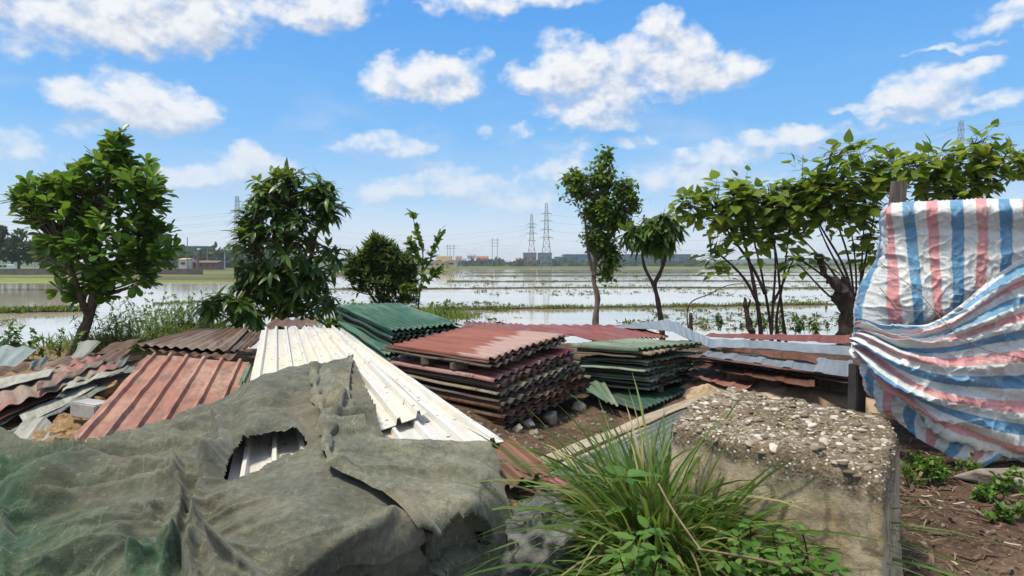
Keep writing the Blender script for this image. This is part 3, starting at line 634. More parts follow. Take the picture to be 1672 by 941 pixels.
# ---- flat red roofing behind
sheet('roofing_sheet', (P(985, 559, .62), P(1092, 549, .62), P(1040, 534, .62), P(925, 546, .64)), 16, 'sine', .014, M['redroof'], 'red corrugated sheet with a wavy near end on the pale green stack', 'roofing sheet', None, na=14, spw=6)
sheet('roofing_sheet', (P(880, 552, .58), P(1050, 540, .58), P(1010, 531, .58), P(750, 531, .60)), 14, 'sine', .012, M['redroof'], 'long red corrugated sheet laid crosswise in front of the paddy', 'roofing sheet', None, na=18, spw=6)
sheet('roofing_sheet', (P(745, 541, .62), P(880, 546, .60), P(850, 529, .60), P(765, 525, .62)), 10, 'sine', .012, M['redroof'], 'dull red corrugated sheet beside the dark green stack', 'roofing sheet', None, na=14, spw=6)
sheet('roof_cap', (P(805, 527, .60), P(836, 531, .60), P(823, 527.5, .62), P(816, 525, .64)), 1, 'flat', 0, M['redroof'], 'small bent red capping standing up at the back of the red sheets', 'roof capping')
# ---- bent grey ridge capping
def strip(name, top, bot, mat, label, cat, n=97, th=.004, lip=None):
    a = np.array([P(*q) if len(q) == 3 else PD(q[0], q[1], q[3]) for q in top]); b = np.array([P(*q) for q in bot])
    t = np.linspace(0, 1, n); i = np.linspace(0, 1, len(a)); ia = np.stack([np.interp(t, i, a[:, k]) for k in range(3)], 1); ib = np.stack([np.interp(t, i, b[:, k]) for k in range(3)], 1)
    w = np.linspace(0, 1, 5)[:, None, None]; V = ia[None] * (1 - w) + ib[None] * w
    V = V + np.array([0, 0, .012]) * (perlin(np.arange(n) * .3, np.zeros(n), 4)[None, :, None])
    top_ = V.reshape(-1, 3); k = len(top_); F = gridfaces(n, 5); N = np.array([0, .2, -1.]) * th
    ed = np.array(list(range(n)) + [r * n + n - 1 for r in range(1, 5)] + [4 * n + q for q in range(n - 2, -1, -1)] + [r * n for r in range(3, 0, -1)]); e2 = np.roll(ed, -1)
    Ln = np.linalg.norm(np.diff(ia, axis=0), axis=1).sum(); uv = np.stack([np.tile(np.linspace(0, Ln, n), 5), np.repeat(np.linspace(0, .3, 5), n)], 1)
    ee = np.full(k, .3)
    return tag(obj(name, np.vstack([top_, top_ + N]), np.vstack([F, F[:, ::-1] + k, np.stack([ed, ed + k, e2 + k, e2], 1)]), mat, smooth_=False, uv=np.vstack([uv, uv]), attrs={'edge': np.r_[ee, ee], 'prof': np.ones(2 * k)}), label, cat)
strip('ridge_capping', [(1000, 534, .64), (1045, 527, .70), (1092, 522, .74), (1125, 537, .66), (1160, 553, .60), (1240, 556, .58), (1390, 566, .55)],
      [(1010, 536, .63), (1060, 537, .68), (1098, 541, .70), (1130, 557, .62), (1158, 567, .57), (1240, 569, .55), (1392, 581, .50)], M['bare'], 'pale grey bent ridge capping that peaks behind the pale green stack', 'roof capping')
sheet('flat_sheet', (P(1146, 581, .50), P(1392, 617, .42), P(1392, 590, .46), P(1162, 570, .52)), 5, 'minor', .014, M['bare'], 'pale grey flat sheet with a red lip lying beside the striped tarpaulin', 'metal sheet', None, na=18, th=.006, warp=.004)
sheet('flat_sheet', (P(1180, 571, .545), P(1335, 590, .50), P(1330, 575, .555), P(1178, 567, .58)), 1, 'flat', 0, M['darkred'], 'dark brown folded sheet curling over the pale grey flat sheet', 'metal sheet', None, na=14, curl=.05, warp=.005)
sheet('flat_sheet', (P(1146, 584, .485), P(1392, 620, .405), P(1392, 617, .43), P(1147, 581, .495)), 1, 'flat', 0, M['darkred'], 'dark red edging along the near side of the pale grey flat sheet', 'metal edging', None, na=10, warp=.003)
for k, (a, b, c, d, z, mt, lb) in enumerate([((1150, 550), (1390, 562), (1390, 548), (1160, 545), .56, 'redroof', 'long dull red board sheet at the back, just before the shrubs'), ((1130, 598), (1330, 634), (1330, 618), (1140, 585), .34, 'darkred', 'dark red sheet under the pale grey flat sheet'), ((1120, 612), (1215, 640), (1240, 622), (1140, 598), .22, 'rustyred', 'rust red sheet low beside the pale green stack'),
        ((1140, 588), (1400, 628), (1400, 605), (1150, 578), .38, 'brownrust', 'brown rusted sheet just below the pale grey flat sheet')]):
    sheet('flat_sheet', (P(*a, z), P(*b, z - .02), P(*c, z), P(*d, z + .02)), 4, 'minor', .012, M[mt], lb, 'metal sheet', None, na=14, warp=.004, rag=.01)
block_of('timber_beam', 'brown timber beam carrying the grey sheets near the striped tarpaulin', 'timber beam', (P(1250, 612, .30) + P(1400, 640, .24)) / 2 + np.array([0, .25, -.02]), (1.6, .12, .12), -.42, M['wood'], None, 4)
# ---- pale sheets running towards the camera
wz = lambda px, py, d=0.0: P(px, py, float(wz_px(px, py)) + d)
sheet('trapezoid_sheet', (wz(368, 800, -.012), wz(698, 674, .075), wz(550, 536, .05), wz(427, 539, .03)), 8, 'trap', .042, M['white'], 'white ribbed sheet with rusty end, uppermost of the pale sheets, partly under the cloth', 'roofing sheet', None, na=50, warp=.006, th=.004)
sheet('trapezoid_sheet', (wz(540, 765, .01), wz(824, 721, .03), wz(562, 541, .02), wz(500, 539, .0)), 6, 'trap', .036, M['white'], 'white ribbed sheet reaching furthest toward the brown sheets', 'roofing sheet', None, na=44, warp=.008, th=.004)
sheet('trapezoid_sheet', (wz(690, 745, -.03), wz(800, 706, .0), wz(590, 566, .0), wz(545, 560, -.02)), 2, 'trap', .036, M['white'], 'narrow white ribbed sheet lowest along the edge facing the red stack', 'roofing sheet', None, na=40, warp=.010, th=.004)
sheet('trapezoid_sheet', (P(388, 628, .60), P(408, 628, .62), P(420, 600, .64), P(400, 600, .62)), 1, 'trap', .03, M['palegreen'], 'pale rolled end of a sheet between the faded red and the white sheets', 'roofing sheet')
# ---- faded red ribbed sheet
sheet('trapezoid_sheet', (P(104, 731, .40), P(345, 745, .44), P(408, 592, .50), P(241, 579, .47)), 6, 'trap', .040, M['pink'], 'faded pinkish red ribbed sheet with dark weather stains, on the earth heap', 'roofing sheet', None, na=40, warp=.012, sag=.0)
# ---- brown rusted sheets at the back
sheet('roofing_sheet', (P(221, 563, .46), P(371, 573, .46), P(408, 536, .52), P(331, 535, .50)), 9, 'sine', .018, M['brownrust'], 'brown rusted corrugated sheet at the back, under the mango tree', 'roofing sheet', None, na=20, spw=7)
sheet('roofing_sheet', (P(366, 578, .42), P(412, 566, .44), P(436, 545, .48), P(404, 539, .48)), 5, 'sine', .018, M['brownrust'], 'narrow brown rusted sheet beside the white sheets', 'roofing sheet', None, na=16, spw=7)
sheet('roofing_sheet', (P(225, 570, .40), P(380, 588, .40), P(400, 560, .42), P(300, 556, .42)), 9, 'sine', .018, M['oldrust'], 'dark rusted sheet beneath the brown sheet at the back', 'roofing sheet', None, na=14, spw=6)
sheet('roofing_sheet', (P(428, 536, .75), P(520, 532, .77), P(515, 521, .80), P(450, 522, .80)), 4, 'sine', .02, M['brownrust'], 'brown sheet on edge at the foot of the mango tree', 'roofing sheet', None, na=14, spw=6)
# ---- jumble on the far left
LJ = [((-110, 712, .30), (192, 597, .42), (158, 578, .43), (-110, 652, .36), 'rustyred', 'sine', 10, 'rust red corrugated sheet with holes, largest of the jumble at the edge'),
      ((-110, 745, .18), (112, 640, .27), (104, 625, .33), (-110, 708, .24), 'darkgrey', 'flat', 2, 'dark grey smooth sheet below the rust red sheet'),
      ((40, 692, .22), (160, 630, .30), (152, 622, .31), (30, 676, .24), 'paleold', 'flat', 2, 'narrow pale strip across the earth clods'),
      ((88, 652, .30), (204, 593, .40), (213, 579, .42), (112, 620, .38), 'greysheet', 'sine', 5, 'grey green corrugated sheet beside the rust red sheet'),
      ((14, 712, .20), (62, 732, .16), (88, 690, .2), (52, 672, .26), 'paleold', 'trap', 1, 'pale bent offcut on the earth clods by the cloth edge'),
      ((52, 738, .19), (60, 744, .17), (88, 713, .2), (76, 708, .22), 'paleold', 'flat', 1, 'short pale splinter of sheet on the clods'),
      ((40, 606, .38), (196, 588, .42), (220, 566, .44), (110, 582, .42), 'brownrust', 'sine', 6, 'grey brown crumpled sheet below the leaning tree'),
      ((-110, 640, .34), (40, 602, .40), (66, 590, .42), (-110, 612, .38), 'oldrust', 'sine', 5, 'dark rusted sheet behind the rust red sheet'),
      ((46, 604, .40), (78, 590, .42), (92, 577, .44), (52, 590, .46), 'greysheet', 'sine', 2, 'small grey crumpled offcut near the leaning tree'),
      ((-110, 732, .22), (120, 634, .31), (116, 628, .33), (-110, 716, .25), 'darkred', 'flat', 1, 'thin dark red strip between the rust red and the dark grey sheet'),
      ((20, 708, .19), (176, 634, .28), (170, 629, .29), (14, 700, .21), 'greysheet', 'flat', 1, 'slim grey strip lying highest over the earth clods'),
      ((100, 640, .34), (200, 604, .40), (208, 596, .41), (106, 630, .36), 'paleold', 'sine', 2, 'two pale ridges of a narrow sheet beside the grey green one'),
      ((60, 640, .40), (168, 592, .455), (172, 584, .46), (60, 628, .42), 'brownrust', 'sine', 3, 'brown crust of sheet on top of the rust red sheet'),
      ((-110, 664, .38), (80, 612, .43), (92, 600, .44), (-110, 640, .40), 'paleold', 'flat', 1, 'pale strip along the far side of the rust red sheet'),
      ((180, 612, .40), (218, 604, .42), (222, 594, .43), (196, 600, .42), 'greysheet', 'trap', 1, 'small grey offcut beside the faded red sheet'),
      ((150, 584, .42), (214, 566, .44), (230, 552, .45), (180, 560, .45), 'oldrust', 'flat', 1, 'dark rusted scrap below the brown sheet')]
for a, b, c, d, mt, pf, w, lb in LJ:
    sheet('scrap_sheet', (P(*a), P(*b), P(*c), P(*d)), w, pf, .015, M[mt], lb, 'scrap sheet', None, na=26, warp=.016, curl=.02, rag=.12, spw=7)
sheet('scrap_sheet', (P(-110, 606, .30), P(26, 600, .34), PD(66, 568, P(26, 600, .34)[1] + .5), PD(-110, 560, P(-110, 606, .3)[1] + .5)), 6, 'sine', .02, M['bluegrey'], 'blue grey corrugated sheet propped up by the water', 'scrap sheet', None, na=14, spw=7)
q = P(112, 588, .40); sheet('scrap_sheet', (q, q + [.16, .02, 0], q + [.22, .3, .22], q + [-.05, .3, .22]), 1, 'flat', 0, M['greysheet'], 'small grey green scrap leaning on the tree trunk', 'scrap sheet', None, na=8, curl=.03)
block_of('timber_offcut', 'pale grey timber offcut on the earth clods by the faded red sheet', 'timber offcut', P(150, 668, .33), (.36, .17, .13), -.45, simple('pale_timber', (.26, .25, .24), (.42, .41, .39), 4, .8, .3, .004), None, 3)
gl = np.random.default_rng(3)
for k in range(150):
    px, py = gl.uniform(62, 215), 0; py = 742 - (px - 62) * .62 + gl.uniform(-34, 26)
    if px > 105 + (731 - py) * .9: continue
    s_ = gl.uniform(.035, .10) if k % 5 else gl.uniform(.10, .17); x_, y_, _ = P(px, py, .20); V, F = rock((s_, s_ * gl.uniform(.7, 1.1), s_ * gl.uniform(.6, .8)), 100 + k, ICO2 if s_ < .09 else ICO3, .5)
    tag(obj('earth_clod', V + np.array([x_, y_, float(ground_z(np.array([x_]), np.array([y_]))[0]) + s_ * .3]), F, M['clod'], smooth_=False), 'ochre clod of broken earth lying between the faded red sheet and the scrap', 'earth clod', 'ochre earth clods')
# ---- brown sheets at the near end of the pale ones
sheet('trapezoid_sheet', (P(800, 808, .40), P(900, 775, .40), P(832, 718, .46), P(735, 742, .46)), 4, 'minor', .03, M['brownsheet'], 'brown ribbed sheet sticking out below the white sheets', 'roofing sheet', None, na=18, warp=.01, th=.005)
sheet('trapezoid_sheet', (P(822, 852, .28), P(900, 806, .30), P(870, 765, .34), P(790, 800, .34)), 2, 'trap', .04, M['brownsheet'], 'rust brown folded sheet under the brown ribbed sheet', 'roofing sheet', None, na=18, warp=.03, curl=.05, th=.006)
sheet('trapezoid_sheet', (P(826, 862, .22), P(905, 812, .24), P(880, 780, .28), P(800, 830, .28)), 1, 'trap', .05, M['bare'], 'bare grey curled sheet edge beside the brown sheets', 'roofing sheet', None, na=18, warp=.03, curl=.06, th=.006)
sheet('roofing_sheet', (P(880, 838, .12), P(952, 800, .10), P(905, 778, .14), P(850, 800, .16)), 5, 'sine', .014, M['redroof'], 'dull red corrugated sheet on the ground beside the grass clump', 'roofing sheet', None, na=14, spw=7)
# ---- layered strips between the stacks and the block
def longsheet(a, b, wdt, z0, mat, label, waves, prof='sine', amp=.014, dz=0):
    A = P(*a, z0); D_ = P(*b, z0 + dz); dv = D_ - A; sd = np.array([dv[1], -dv[0], 0]); sd /= np.linalg.norm(sd)
    return sheet('roofing_sheet' if prof != 'flat' else 'edge_strip', (A, A + sd * wdt, D_ + sd * wdt, D_), waves, prof, amp, mat, label, 'roofing sheet' if prof != 'flat' else 'edge strip', None, na=30, warp=.012, spw=7, th=.004)
longsheet((868, 752), (1150, 640), .16, .10, M['beige'], 'long beige capping strip nearest the red stack', 1, 'flat')
longsheet((905, 758), (1165, 646), .13, .075, M['beige'], 'beige capping strip between the grey sheets and the long beige strip', 1, 'flat')
for k in range(4):
    longsheet((895 + k * 6, 775 + k * 14), (1120 + 12 * k, 668 + k * 4), .55, .085 - .02 * k, M['greysheet'] if k != 2 else M['bluegrey'], ['grey green corrugated sheet, topmost of the low pile behind the grass clump', 'second grey sheet of the low pile behind the grass clump', 'blue grey sheet, third of the low pile behind the grass clump', 'lowest grey sheet of the pile behind the grass clump'][k], 8, 'sine', .013)
# ---- stones under the middle stack
for k, (px, py, s_, lb) in enumerate([(862, 690, .085, 'pale rounded stone propping the near corner of the red stack'), (900, 672, .11, 'large grey stone deep under the red stack'), (872, 700, .05, 'small grey stone on the bare earth by the red stack'), (945, 655, .10, 'flat grey stone under the far end of the red stack'), (846, 700, .07, 'broken grey stone beside the white sheets')]):
    V, F = rock((s_, s_ * .8, s_ * .75), 40 + k, ICO3, .25); q = P(px, py, .08); gz = float(ground_z(np.array([q[0]]), np.array([q[1]]))[0])
    tag(obj('stone', V + np.array([q[0], q[1] + .1, gz + s_ * .45]), F, M['stone']), lb, 'stone')
for k, (a, b) in enumerate([((.1, .2), .3), ((.75, .3), .2)]):
    q = lerp(F1, R1, a[0]) + al * (.3 + b); block_of('timber_beam', ['timber bearer under the side of the red stack', 'timber bearer deep below the red stack'][k], 'timber beam', (q[0], q[1], .035), (.9, .12, .1), .95, M['greywood'], None, k + 20)
# ------------------------------------------------------------------ cloths
def seg_dist(px, py, poly):
    c = curve(poly, 40); best = np.full(px.shape, 1e9); side = np.zeros(px.shape); tt = np.zeros(px.shape)
    for i in range(len(c) - 1):
        a, b = c[i], c[i + 1]; d = b - a; l2 = d @ d + 1e-9
        t = np.clip(((px - a[0]) * d[0] + (py - a[1]) * d[1]) / l2, 0, 1); ex = px - a[0] - t * d[0]; ey = py - a[1] - t * d[1]; q = np.hypot(ex, ey)
        m = q < best; best = np.where(m, q, best); side = np.where(m, np.sign(d[0] * ey - d[1] * ex), side); tt = np.where(m, (i + t) / (len(c) - 1), tt)
    return best, side, tt
def inpoly(px, py, poly):
    r = np.zeros(px.shape, bool); n = len(poly)
    for i in range(n):
        (x1, y1), (x2, y2) = poly[i], poly[(i + 1) % n]
        c = ((y1 > py) != (y2 > py)) & (px < (x2 - x1) * (py - y1) / (y2 - y1 + 1e-12) + x1); r ^= c
    return r
ctrl = [(576, 587, None, .12), (480, 598, None, .12), (400, 628, None, .10), (530, 590, None, .13), (622, 722, None, .11), (700, 727, None, .09), (790, 735, None, .07), (430, 740, None, .062), (380, 780, None, .055), (404, 790, None, .055), (450, 765, None, .06), (500, 718, None, .12), (560, 660, None, .13), (470, 650, None, .12), (520, 620, None, .13), (590, 700, None, .12),
        (815, 800, .41), (855, 941, .04), (800, 765, .47), (830, 860, .26), (600, 860, .50), (560, 870, .50), (634, 846, .50), (690, 862, .43), (760, 826, .47), (700, 780, .52), (740, 875, .33), (495, 905, .48), (400, 905, .47), (640, 945, .265), (560, 945, .33), (500, 945, .39), (760, 945, .11), (700, 945, .18),
        (-60, 690, .24), (60, 730, .27), (130, 735, .33), (200, 712, .40), (300, 682, .47), (350, 655, .52), (100, 800, .41), (100, 945, .32), (250, 800, .48), (250, 945, .40), (330, 850, .46), (-60, 820, .33), (-60, 960, .27), (300, 745, .51), (400, 700, None, .11), (600, 780, None, .08)]
cp = np.array([(a[0], a[1], a[2] if a[2] is not None else float(wz_px(a[0], a[1])) + a[3]) for a in ctrl])
def tps_fit(c):
    n = len(c); xy = c[:, :2] / 300; d = np.linalg.norm(xy[:, None] - xy[None], axis=2); K = np.where(d > 0, d * d * np.log(d + 1e-12), 0) + np.eye(n) * 2e-3
    A = np.zeros((n + 3, n + 3)); A[:n, :n] = K; A[:n, n] = 1; A[:n, n + 1:] = xy; A[n, :n] = 1; A[n + 1:, :n] = xy.T
    return np.linalg.solve(A, np.r_[c[:, 2], 0, 0, 0]), xy
TW, TXY = tps_fit(cp)
def tps(px, py):
    q = np.stack([px.ravel(), py.ravel()], 1) / 300; d = np.linalg.norm(q[:, None] - TXY[None], axis=2); K = np.where(d > 0, d * d * np.log(d + 1e-12), 0)
    n = len(TXY); return (K @ TW[:n] + TW[n] + q @ TW[n + 1:]).reshape(px.shape)
# (path, width in px, height in m): crests above nought, creases below
FOLDS = [([(-60, 690), (0, 716), (40, 734), (81, 758), (134, 750), (202, 722), (283, 685), (364, 661)], 7, .035), ([(-60, 720), (16, 742), (61, 760), (105, 766), (182, 745), (227, 724), (300, 699), (380, 668)], 6, -.03), ([(60, 775), (113, 770), (170, 757), (243, 725), (300, 705), (370, 690)], 6, .03),
  ([(-60, 822), (0, 819), (49, 819), (121, 791), (182, 779), (243, 779), (308, 762)], 8, .035), ([(-20, 840), (40, 828), (100, 806), (170, 790), (240, 790)], 6, -.02), ([(16, 856), (40, 841), (81, 836), (142, 828), (194, 823)], 4, .016), ([(53, 936), (101, 924), (162, 904), (211, 880), (259, 872)], 7, .026), ([(120, 945), (170, 915), (215, 890), (262, 880)], 5, -.016),
  ([(-60, 790), (0, 787), (40, 780), (97, 768)], 7, .03), ([(-60, 805), (10, 803), (60, 795), (110, 780)], 5, -.025), ([(300, 770), (300, 787), (302, 819), (296, 851), (283, 884), (280, 925)], 6, .03), ([(312, 780), (314, 830), (308, 870), (294, 910)], 5, -.028), ([(345, 815), (330, 850), (322, 880), (312, 908), (330, 935)], 8, .035),
  ([(385, 655), (372, 690), (376, 725), (366, 760), (352, 787), (344, 815)], 7, .03), ([(362, 670), (352, 705), (356, 740), (340, 775), (326, 800)], 6, -.028), ([(336, 885), (364, 902), (405, 924), (430, 945)], 6, .03), ([(330, 875), (360, 888), (400, 908), (440, 930)], 4, -.022), ([(403, 722), (412, 705), (426, 694), (453, 687), (480, 698), (499, 720)], 7, .014), ([(330, 800), (360, 770), (385, 735), (405, 712)], 6, .026),
  ([(500, 600), (530, 614), (545, 637), (560, 660), (545, 695), (530, 722), (526, 741)], 5, .02), ([(410, 640), (450, 622), (510, 612)], 5, .012), ([(420, 660), (470, 648), (520, 652)], 4, .010), ([(568, 664), (584, 706), (626, 749), (683, 779), (722, 806), (760, 825)], 15, -.022), ([(600, 715), (630, 733), (683, 752), (741, 779), (791, 775)], 10, .018),
  ([(791, 775), (775, 800), (760, 826), (745, 850), (733, 875)], 9, .010), ([(492, 925), (545, 887), (599, 864), (634, 845), (660, 852), (699, 883)], 8, .014), ([(338, 840), (353, 837), (392, 845)], 4, -.012), ([(370, 804), (385, 801), (418, 812)], 4, -.010), ([(240, 860), (252, 850), (275, 830)], 4, .012), ([(250, 690), (300, 672), (350, 668)], 4, .02), ([(-60, 860), (0, 858), (20, 880), (14, 945)], 7, .03), ([(28, 850), (24, 880), (30, 945)], 5, -.025),
  ([(690, 730), (720, 745), (760, 748), (795, 752)], 5, .010), ([(215, 945), (240, 910), (280, 888)], 6, .03), ([(225, 950), (255, 920), (285, 900)], 4, -.03), ([(265, 950), (280, 925), (300, 918), (330, 950)], 6, .035), ([(640, 900), (680, 915), (730, 905)], 7, -.012), ([(770, 830), (790, 880), (800, 945)], 9, .016), ([(740, 880), (745, 910), (740, 945)], 8, -.016)]
HEM = [(509, 616), (515, 657), (530, 707), (532, 756), (549, 779), (591, 802), (637, 829), (668, 856), (699, 883), (702, 965)]
def fold_z(px, py):
    z = np.zeros(px.shape); seed = 0
    for poly, w, h in FOLDS:
        d, s, t = seg_dist(px, py, poly); seed += 1; w = w * 1.7
        k = np.sin(np.pi * np.clip(t, .04, .96)) ** .5; mod = .65 + .5 * perlin(t * 5, t * 0 + seed, seed)
        ww = w * (.8 + .4 * perlin(t * 4, t * 0 + 2.5, seed)) * np.where(s > 0, 1.25, .8); z = z + (1.5 if h > 0 else .3) * h * k * mod * np.exp(-(d / ww) ** 2 * .9)
    return z
def wrinkles(base, amp, seed):
    x, y = base[..., 0], base[..., 1]; wx, wy = x * .85 + y * .28, y * .97 - x * .22
    a = perlin(wx * .75 + .6 * perlin(x * 1.1, y * 1.1, seed), wy * 3.6 + .9 * perlin(x * 1.1, y * 1.1, seed + 3), seed + 5); b = perlin(wx * 1.5 + .7 * perlin(x * 2, y * 2, seed + 6), wy * 7.5 + 1.0 * perlin(x * 1.7, y * 1.7, seed + 7), seed + 8)
    c = perlin(wx * 6 + perlin(x * 5, y * 5, seed + 9), wy * 15 + perlin(x * 5, y * 5, seed + 10), seed + 11)
    r = lambda q, k: np.clip(1 - np.abs(q) * k, 0, 1) ** 1.6
    return amp * (r(a, 2.4) * .068 + r(b, 2.2) * .024 * (.4 + np.clip(perlin(x * 1.2, y * 1.2, seed + 12) + .4, 0, 1)) + r(c, 2.0) * .0035)
def drape(base, up, exu, exv, pin, iters, seed):
    """lays slack cloth on the heap below it: lengths a little longer than the ground they cover, so that it buckles into folds"""
    du = np.gradient(base, axis=1); dv = np.gradient(base, axis=0); N = np.cross(du, dv); N /= np.linalg.norm(N, axis=2)[..., None] + 1e-9; N *= np.sign(N[..., 2:3] + 1e-9)
    nv, nu = base.shape[:2]; a, b = np.meshgrid(np.arange(nu), np.arange(nv)); x = base + N * (np.clip(up, 0, None) + .004)[..., None]
    x0 = x.copy(); p = x.copy()
    L = lambda q, r, e: np.linalg.norm(q - r, axis=-1) * e
    am = lambda e, sl1, sl2: (e[sl1] + e[sl2]) / 2
    S = np.s_; cons = []
    for dj, di, st in ((0, 1, 1.), (1, 0, 1.), (1, 1, .5), (1, -1, .5), (0, 3, .10), (3, 0, .10)):
        if di >= 0: s1, s2 = S[:nv - dj or None, :nu - di or None], S[dj:, di:]
        else: s1, s2 = S[:nv - dj, 1:], S[dj:, :-1]
        e = np.sqrt((am(exu, s1, s2) ** 2 * (di != 0) + am(exv, s1, s2) ** 2 * (dj != 0)) / ((di != 0) + (dj != 0)))
        cons.append((s1, s2, L(x0[s1], x0[s2], e), st))
    w = np.where(pin, 0., 1.)[..., None]; cnt = np.zeros((nv, nu, 1))
    for s1, s2, l, st in cons: cnt[s1] += st; cnt[s2] += st
    for it in range(iters):
        v = (x - p) * (.93 if it < iters * .8 else .8); p = x.copy(); x = x + (v + np.array([0, 0, -.00022])) * w
        for _ in range(4):
            acc = np.zeros_like(x)
            for s1, s2, l, st in cons:
                d = x[s2] - x[s1]; q = np.linalg.norm(d, axis=-1); k = ((q - l) / (q + 1e-9) * .5 * st)[..., None] * d
                acc[s1] += k; acc[s2] -= k
            x = x + acc / cnt * 1.9 * w
            h = np.sum((x - base) * N, -1); pen = np.clip(.002 - h, 0, None)[..., None] * N; x = x + pen * w
            hit = (pen[..., 2:3] != 0) | (h[..., None] < .006); t_ = (x - p) - N * np.sum((x - p) * N, -1)[..., None]; x = x - np.where(hit, .5, 0) * t_ * w
    return x
def cloth(name, px, py, X3, holes, mat, label, cat, green):
    nv, nu = px.shape; V = X3.reshape(-1, 3); F = gridfaces(nu, nv)
    fx = px.ravel()[F].mean(1) + 1.0 * perlin(px.ravel()[F[:, 0]] * .2, py.ravel()[F[:, 0]] * .2, 3); fy = py.ravel()[F].mean(1); keep = np.ones(len(F), bool)
    for hp in holes: keep &= ~inpoly(fx, fy, hp)
    F = F[keep]; used = np.unique(F); mp = -np.ones(len(V), int); mp[used] = np.arange(len(used)); V = V[used]; F = mp[F]
    n = np.cross(V[F[0, 1]] - V[F[0, 0]], V[F[0, 3]] - V[F[0, 0]])
    if n[2] < 0: F = F[:, ::-1]
    return tag(obj(name, V, F, mat, attrs={'green': green.ravel()[used]}), label, cat)
def cloth_fn(k_):
  def fn(g):
      p = g.pos(); n = g.noise(p, 3.0, 6, .62); f = g.noise(p, 26.0, 5, .65); fl = g.noise(g.scl(p, (70, 14, 14)), 1.0, 3, .6, .8); fl2 = g.noise(g.scl(p, (16, 80, 16)), 1.0, 3, .6, .8)
      grey = g.ramp(g.m('ADD', g.m('MULTIPLY', n, .6), g.m('MULTIPLY', f, .4)), [(.36, (.050, .054, .035)), (.5, (.102, .104, .073)), (.64, (.185, .18, .128))])
      gr = g.ramp(g.m('ADD', g.m('MULTIPLY', n, .6), g.m('MULTIPLY', f, .4)), [(.34, (.008, .036, .016)), (.5, (.030, .075, .036)), (.68, (.10, .135, .075))])
      c = g.mix(g.m('ADD', g.attr('green'), g.m('MULTIPLY', g.m('SUBTRACT', n, .5), 1.0), clamp=True), grey, gr)
      c = g.mix(g.m('MULTIPLY', g.step(g.noise(p, 1.4, 5, .6), .52, .7), .55), c, (.15, .118, .078))
      c = g.mix(g.m('MULTIPLY', g.step(g.m('MAXIMUM', fl, fl2), .60, .72), .30), c, (.36, .36, .27))
      c = g.mix(g.m('MULTIPLY', g.step(g.noise(p, 120.0, 2, .5), .35, .7), .30), c, (.05, .055, .045))
      h = g.m('ADD', g.m('MULTIPLY', f, .6), g.m('ADD', g.m('MULTIPLY', g.m('MAXIMUM', fl, fl2), .35), g.m('MULTIPLY', g.noise(p, 180.0, 2, .5), .3)))
      c = g.scale(c, k_)
      return g.bsdf(c, .92, 0, g.bump(h, .85, .012), .2, **{'Sheen Weight': .15})
  return fn
M['cloth'] = material('shade_net', cloth_fn(1.0)); M['cloth2'] = material('pale_shade_net', cloth_fn(1.35))
nu, nv = 300, 190
top = curve([(-70, 672), (-20, 688), (20, 708), (62, 730), (130, 728), (170, 722), (225, 706), (280, 690), (330, 668), (370, 648), (400, 627), (440, 610), (480, 599), (530, 592), (560, 586), (578, 588)], nu)
bot = curve([(-70, 1010), (100, 1010), (300, 1010), (500, 1010), (735, 1010)], nu)
t = np.linspace(0, 1, nv)[:, None] ** .95
px = top[None, :, 0] * (1 - t) + bot[None, :, 0] * t; py = top[None, :, 1] * (1 - t) + bot[None, :, 1] * t
py = py + 3.5 * perlin(px * .05, px * 0, 3) * np.clip(1 - t * 6, 0, 1)
HOLE = [(369, 786), (378, 762), (388, 740), (404, 722), (422, 712), (446, 705), (478, 704), (494, 714), (503, 728), (498, 735), (478, 742), (462, 742), (452, 752), (436, 757), (424, 768), (404, 775), (390, 783)]
z = tps(px, py); base = PV(px, py, z)
pin = np.zeros(px.shape, bool); pin[:, 0] = pin[-1] = True; pin[:, -1] = True
calm = smooth(380, 470, px) * smooth(730, 790, py) * .8
ev = np.full(px.shape, 1.03); eu = np.full(px.shape, 1.01); hd = np.hypot((px - 440) / 95, (py - 745) / 60); am_ = (.15 + .85 * smooth(.8, 1.7, hd)) * (1.0 - .85 * calm) * (.45 + .55 * smooth(640, 700, py)) * (.25 + .75 * smooth(.02, .14, t + 0 * px))
X3 = drape(base, 3.0 * fold_z(px, py) * (.35 + .65 * smooth(.0, .11, t + 0 * px)) + wrinkles(base, 1.25 * am_, 3), eu, ev, pin, 12, 3)
fx_, fy_ = px, py
gm_ = 1.05 * smooth(330, 40, px) * (.55 + .45 * smooth(760, 830, py) * smooth(120, 0, px)) + .25 * smooth(560, 250, px) * smooth(800, 900, py)
cloth('shade_cloth', px, py, X3, [HOLE], M['cloth'], 'large faded green cloth with a hole showing white ribs, draped over the sheets', 'cloth', gm_ - .12 + 1.0 * smooth(60, 10, px - 20 * perlin(py * .03, py * 0, 3)) * smooth(770, 800, py) + .9 * smooth(14, -6, np.abs(py - 800 - (px < 120) * 6 + px * .12)) * smooth(150, 90, px) + .8 * smooth(1.4, .4, np.hypot((px - 258) / 45, (py - 925) / 40)))
le = curve(HEM, 170); ri = curve([(577, 588), (572, 615), (570, 650), (580, 676), (600, 705), (624, 724), (664, 729), (705, 727), (745, 729), (782, 733), (797, 750), (815, 800), (835, 870), (856, 965)], 170)
s = np.linspace(0, 1, 110)[None]
px = le[:, None, 0] * (1 - s) + ri[:, None, 0] * s; py = le[:, None, 1] * (1 - s) + ri[:, None, 1] * s
z = tps(px, py); base = PV(px, py, z); nb = np.cross(np.gradient(base, axis=1), np.gradient(base, axis=0)); nb /= np.linalg.norm(nb, axis=2)[..., None]; nb *= np.sign(nb[..., 2:3]); base = base + nb * (.030 + .035 * np.exp(-((s - .04) / .05) ** 2) + 0 * px)[..., None]
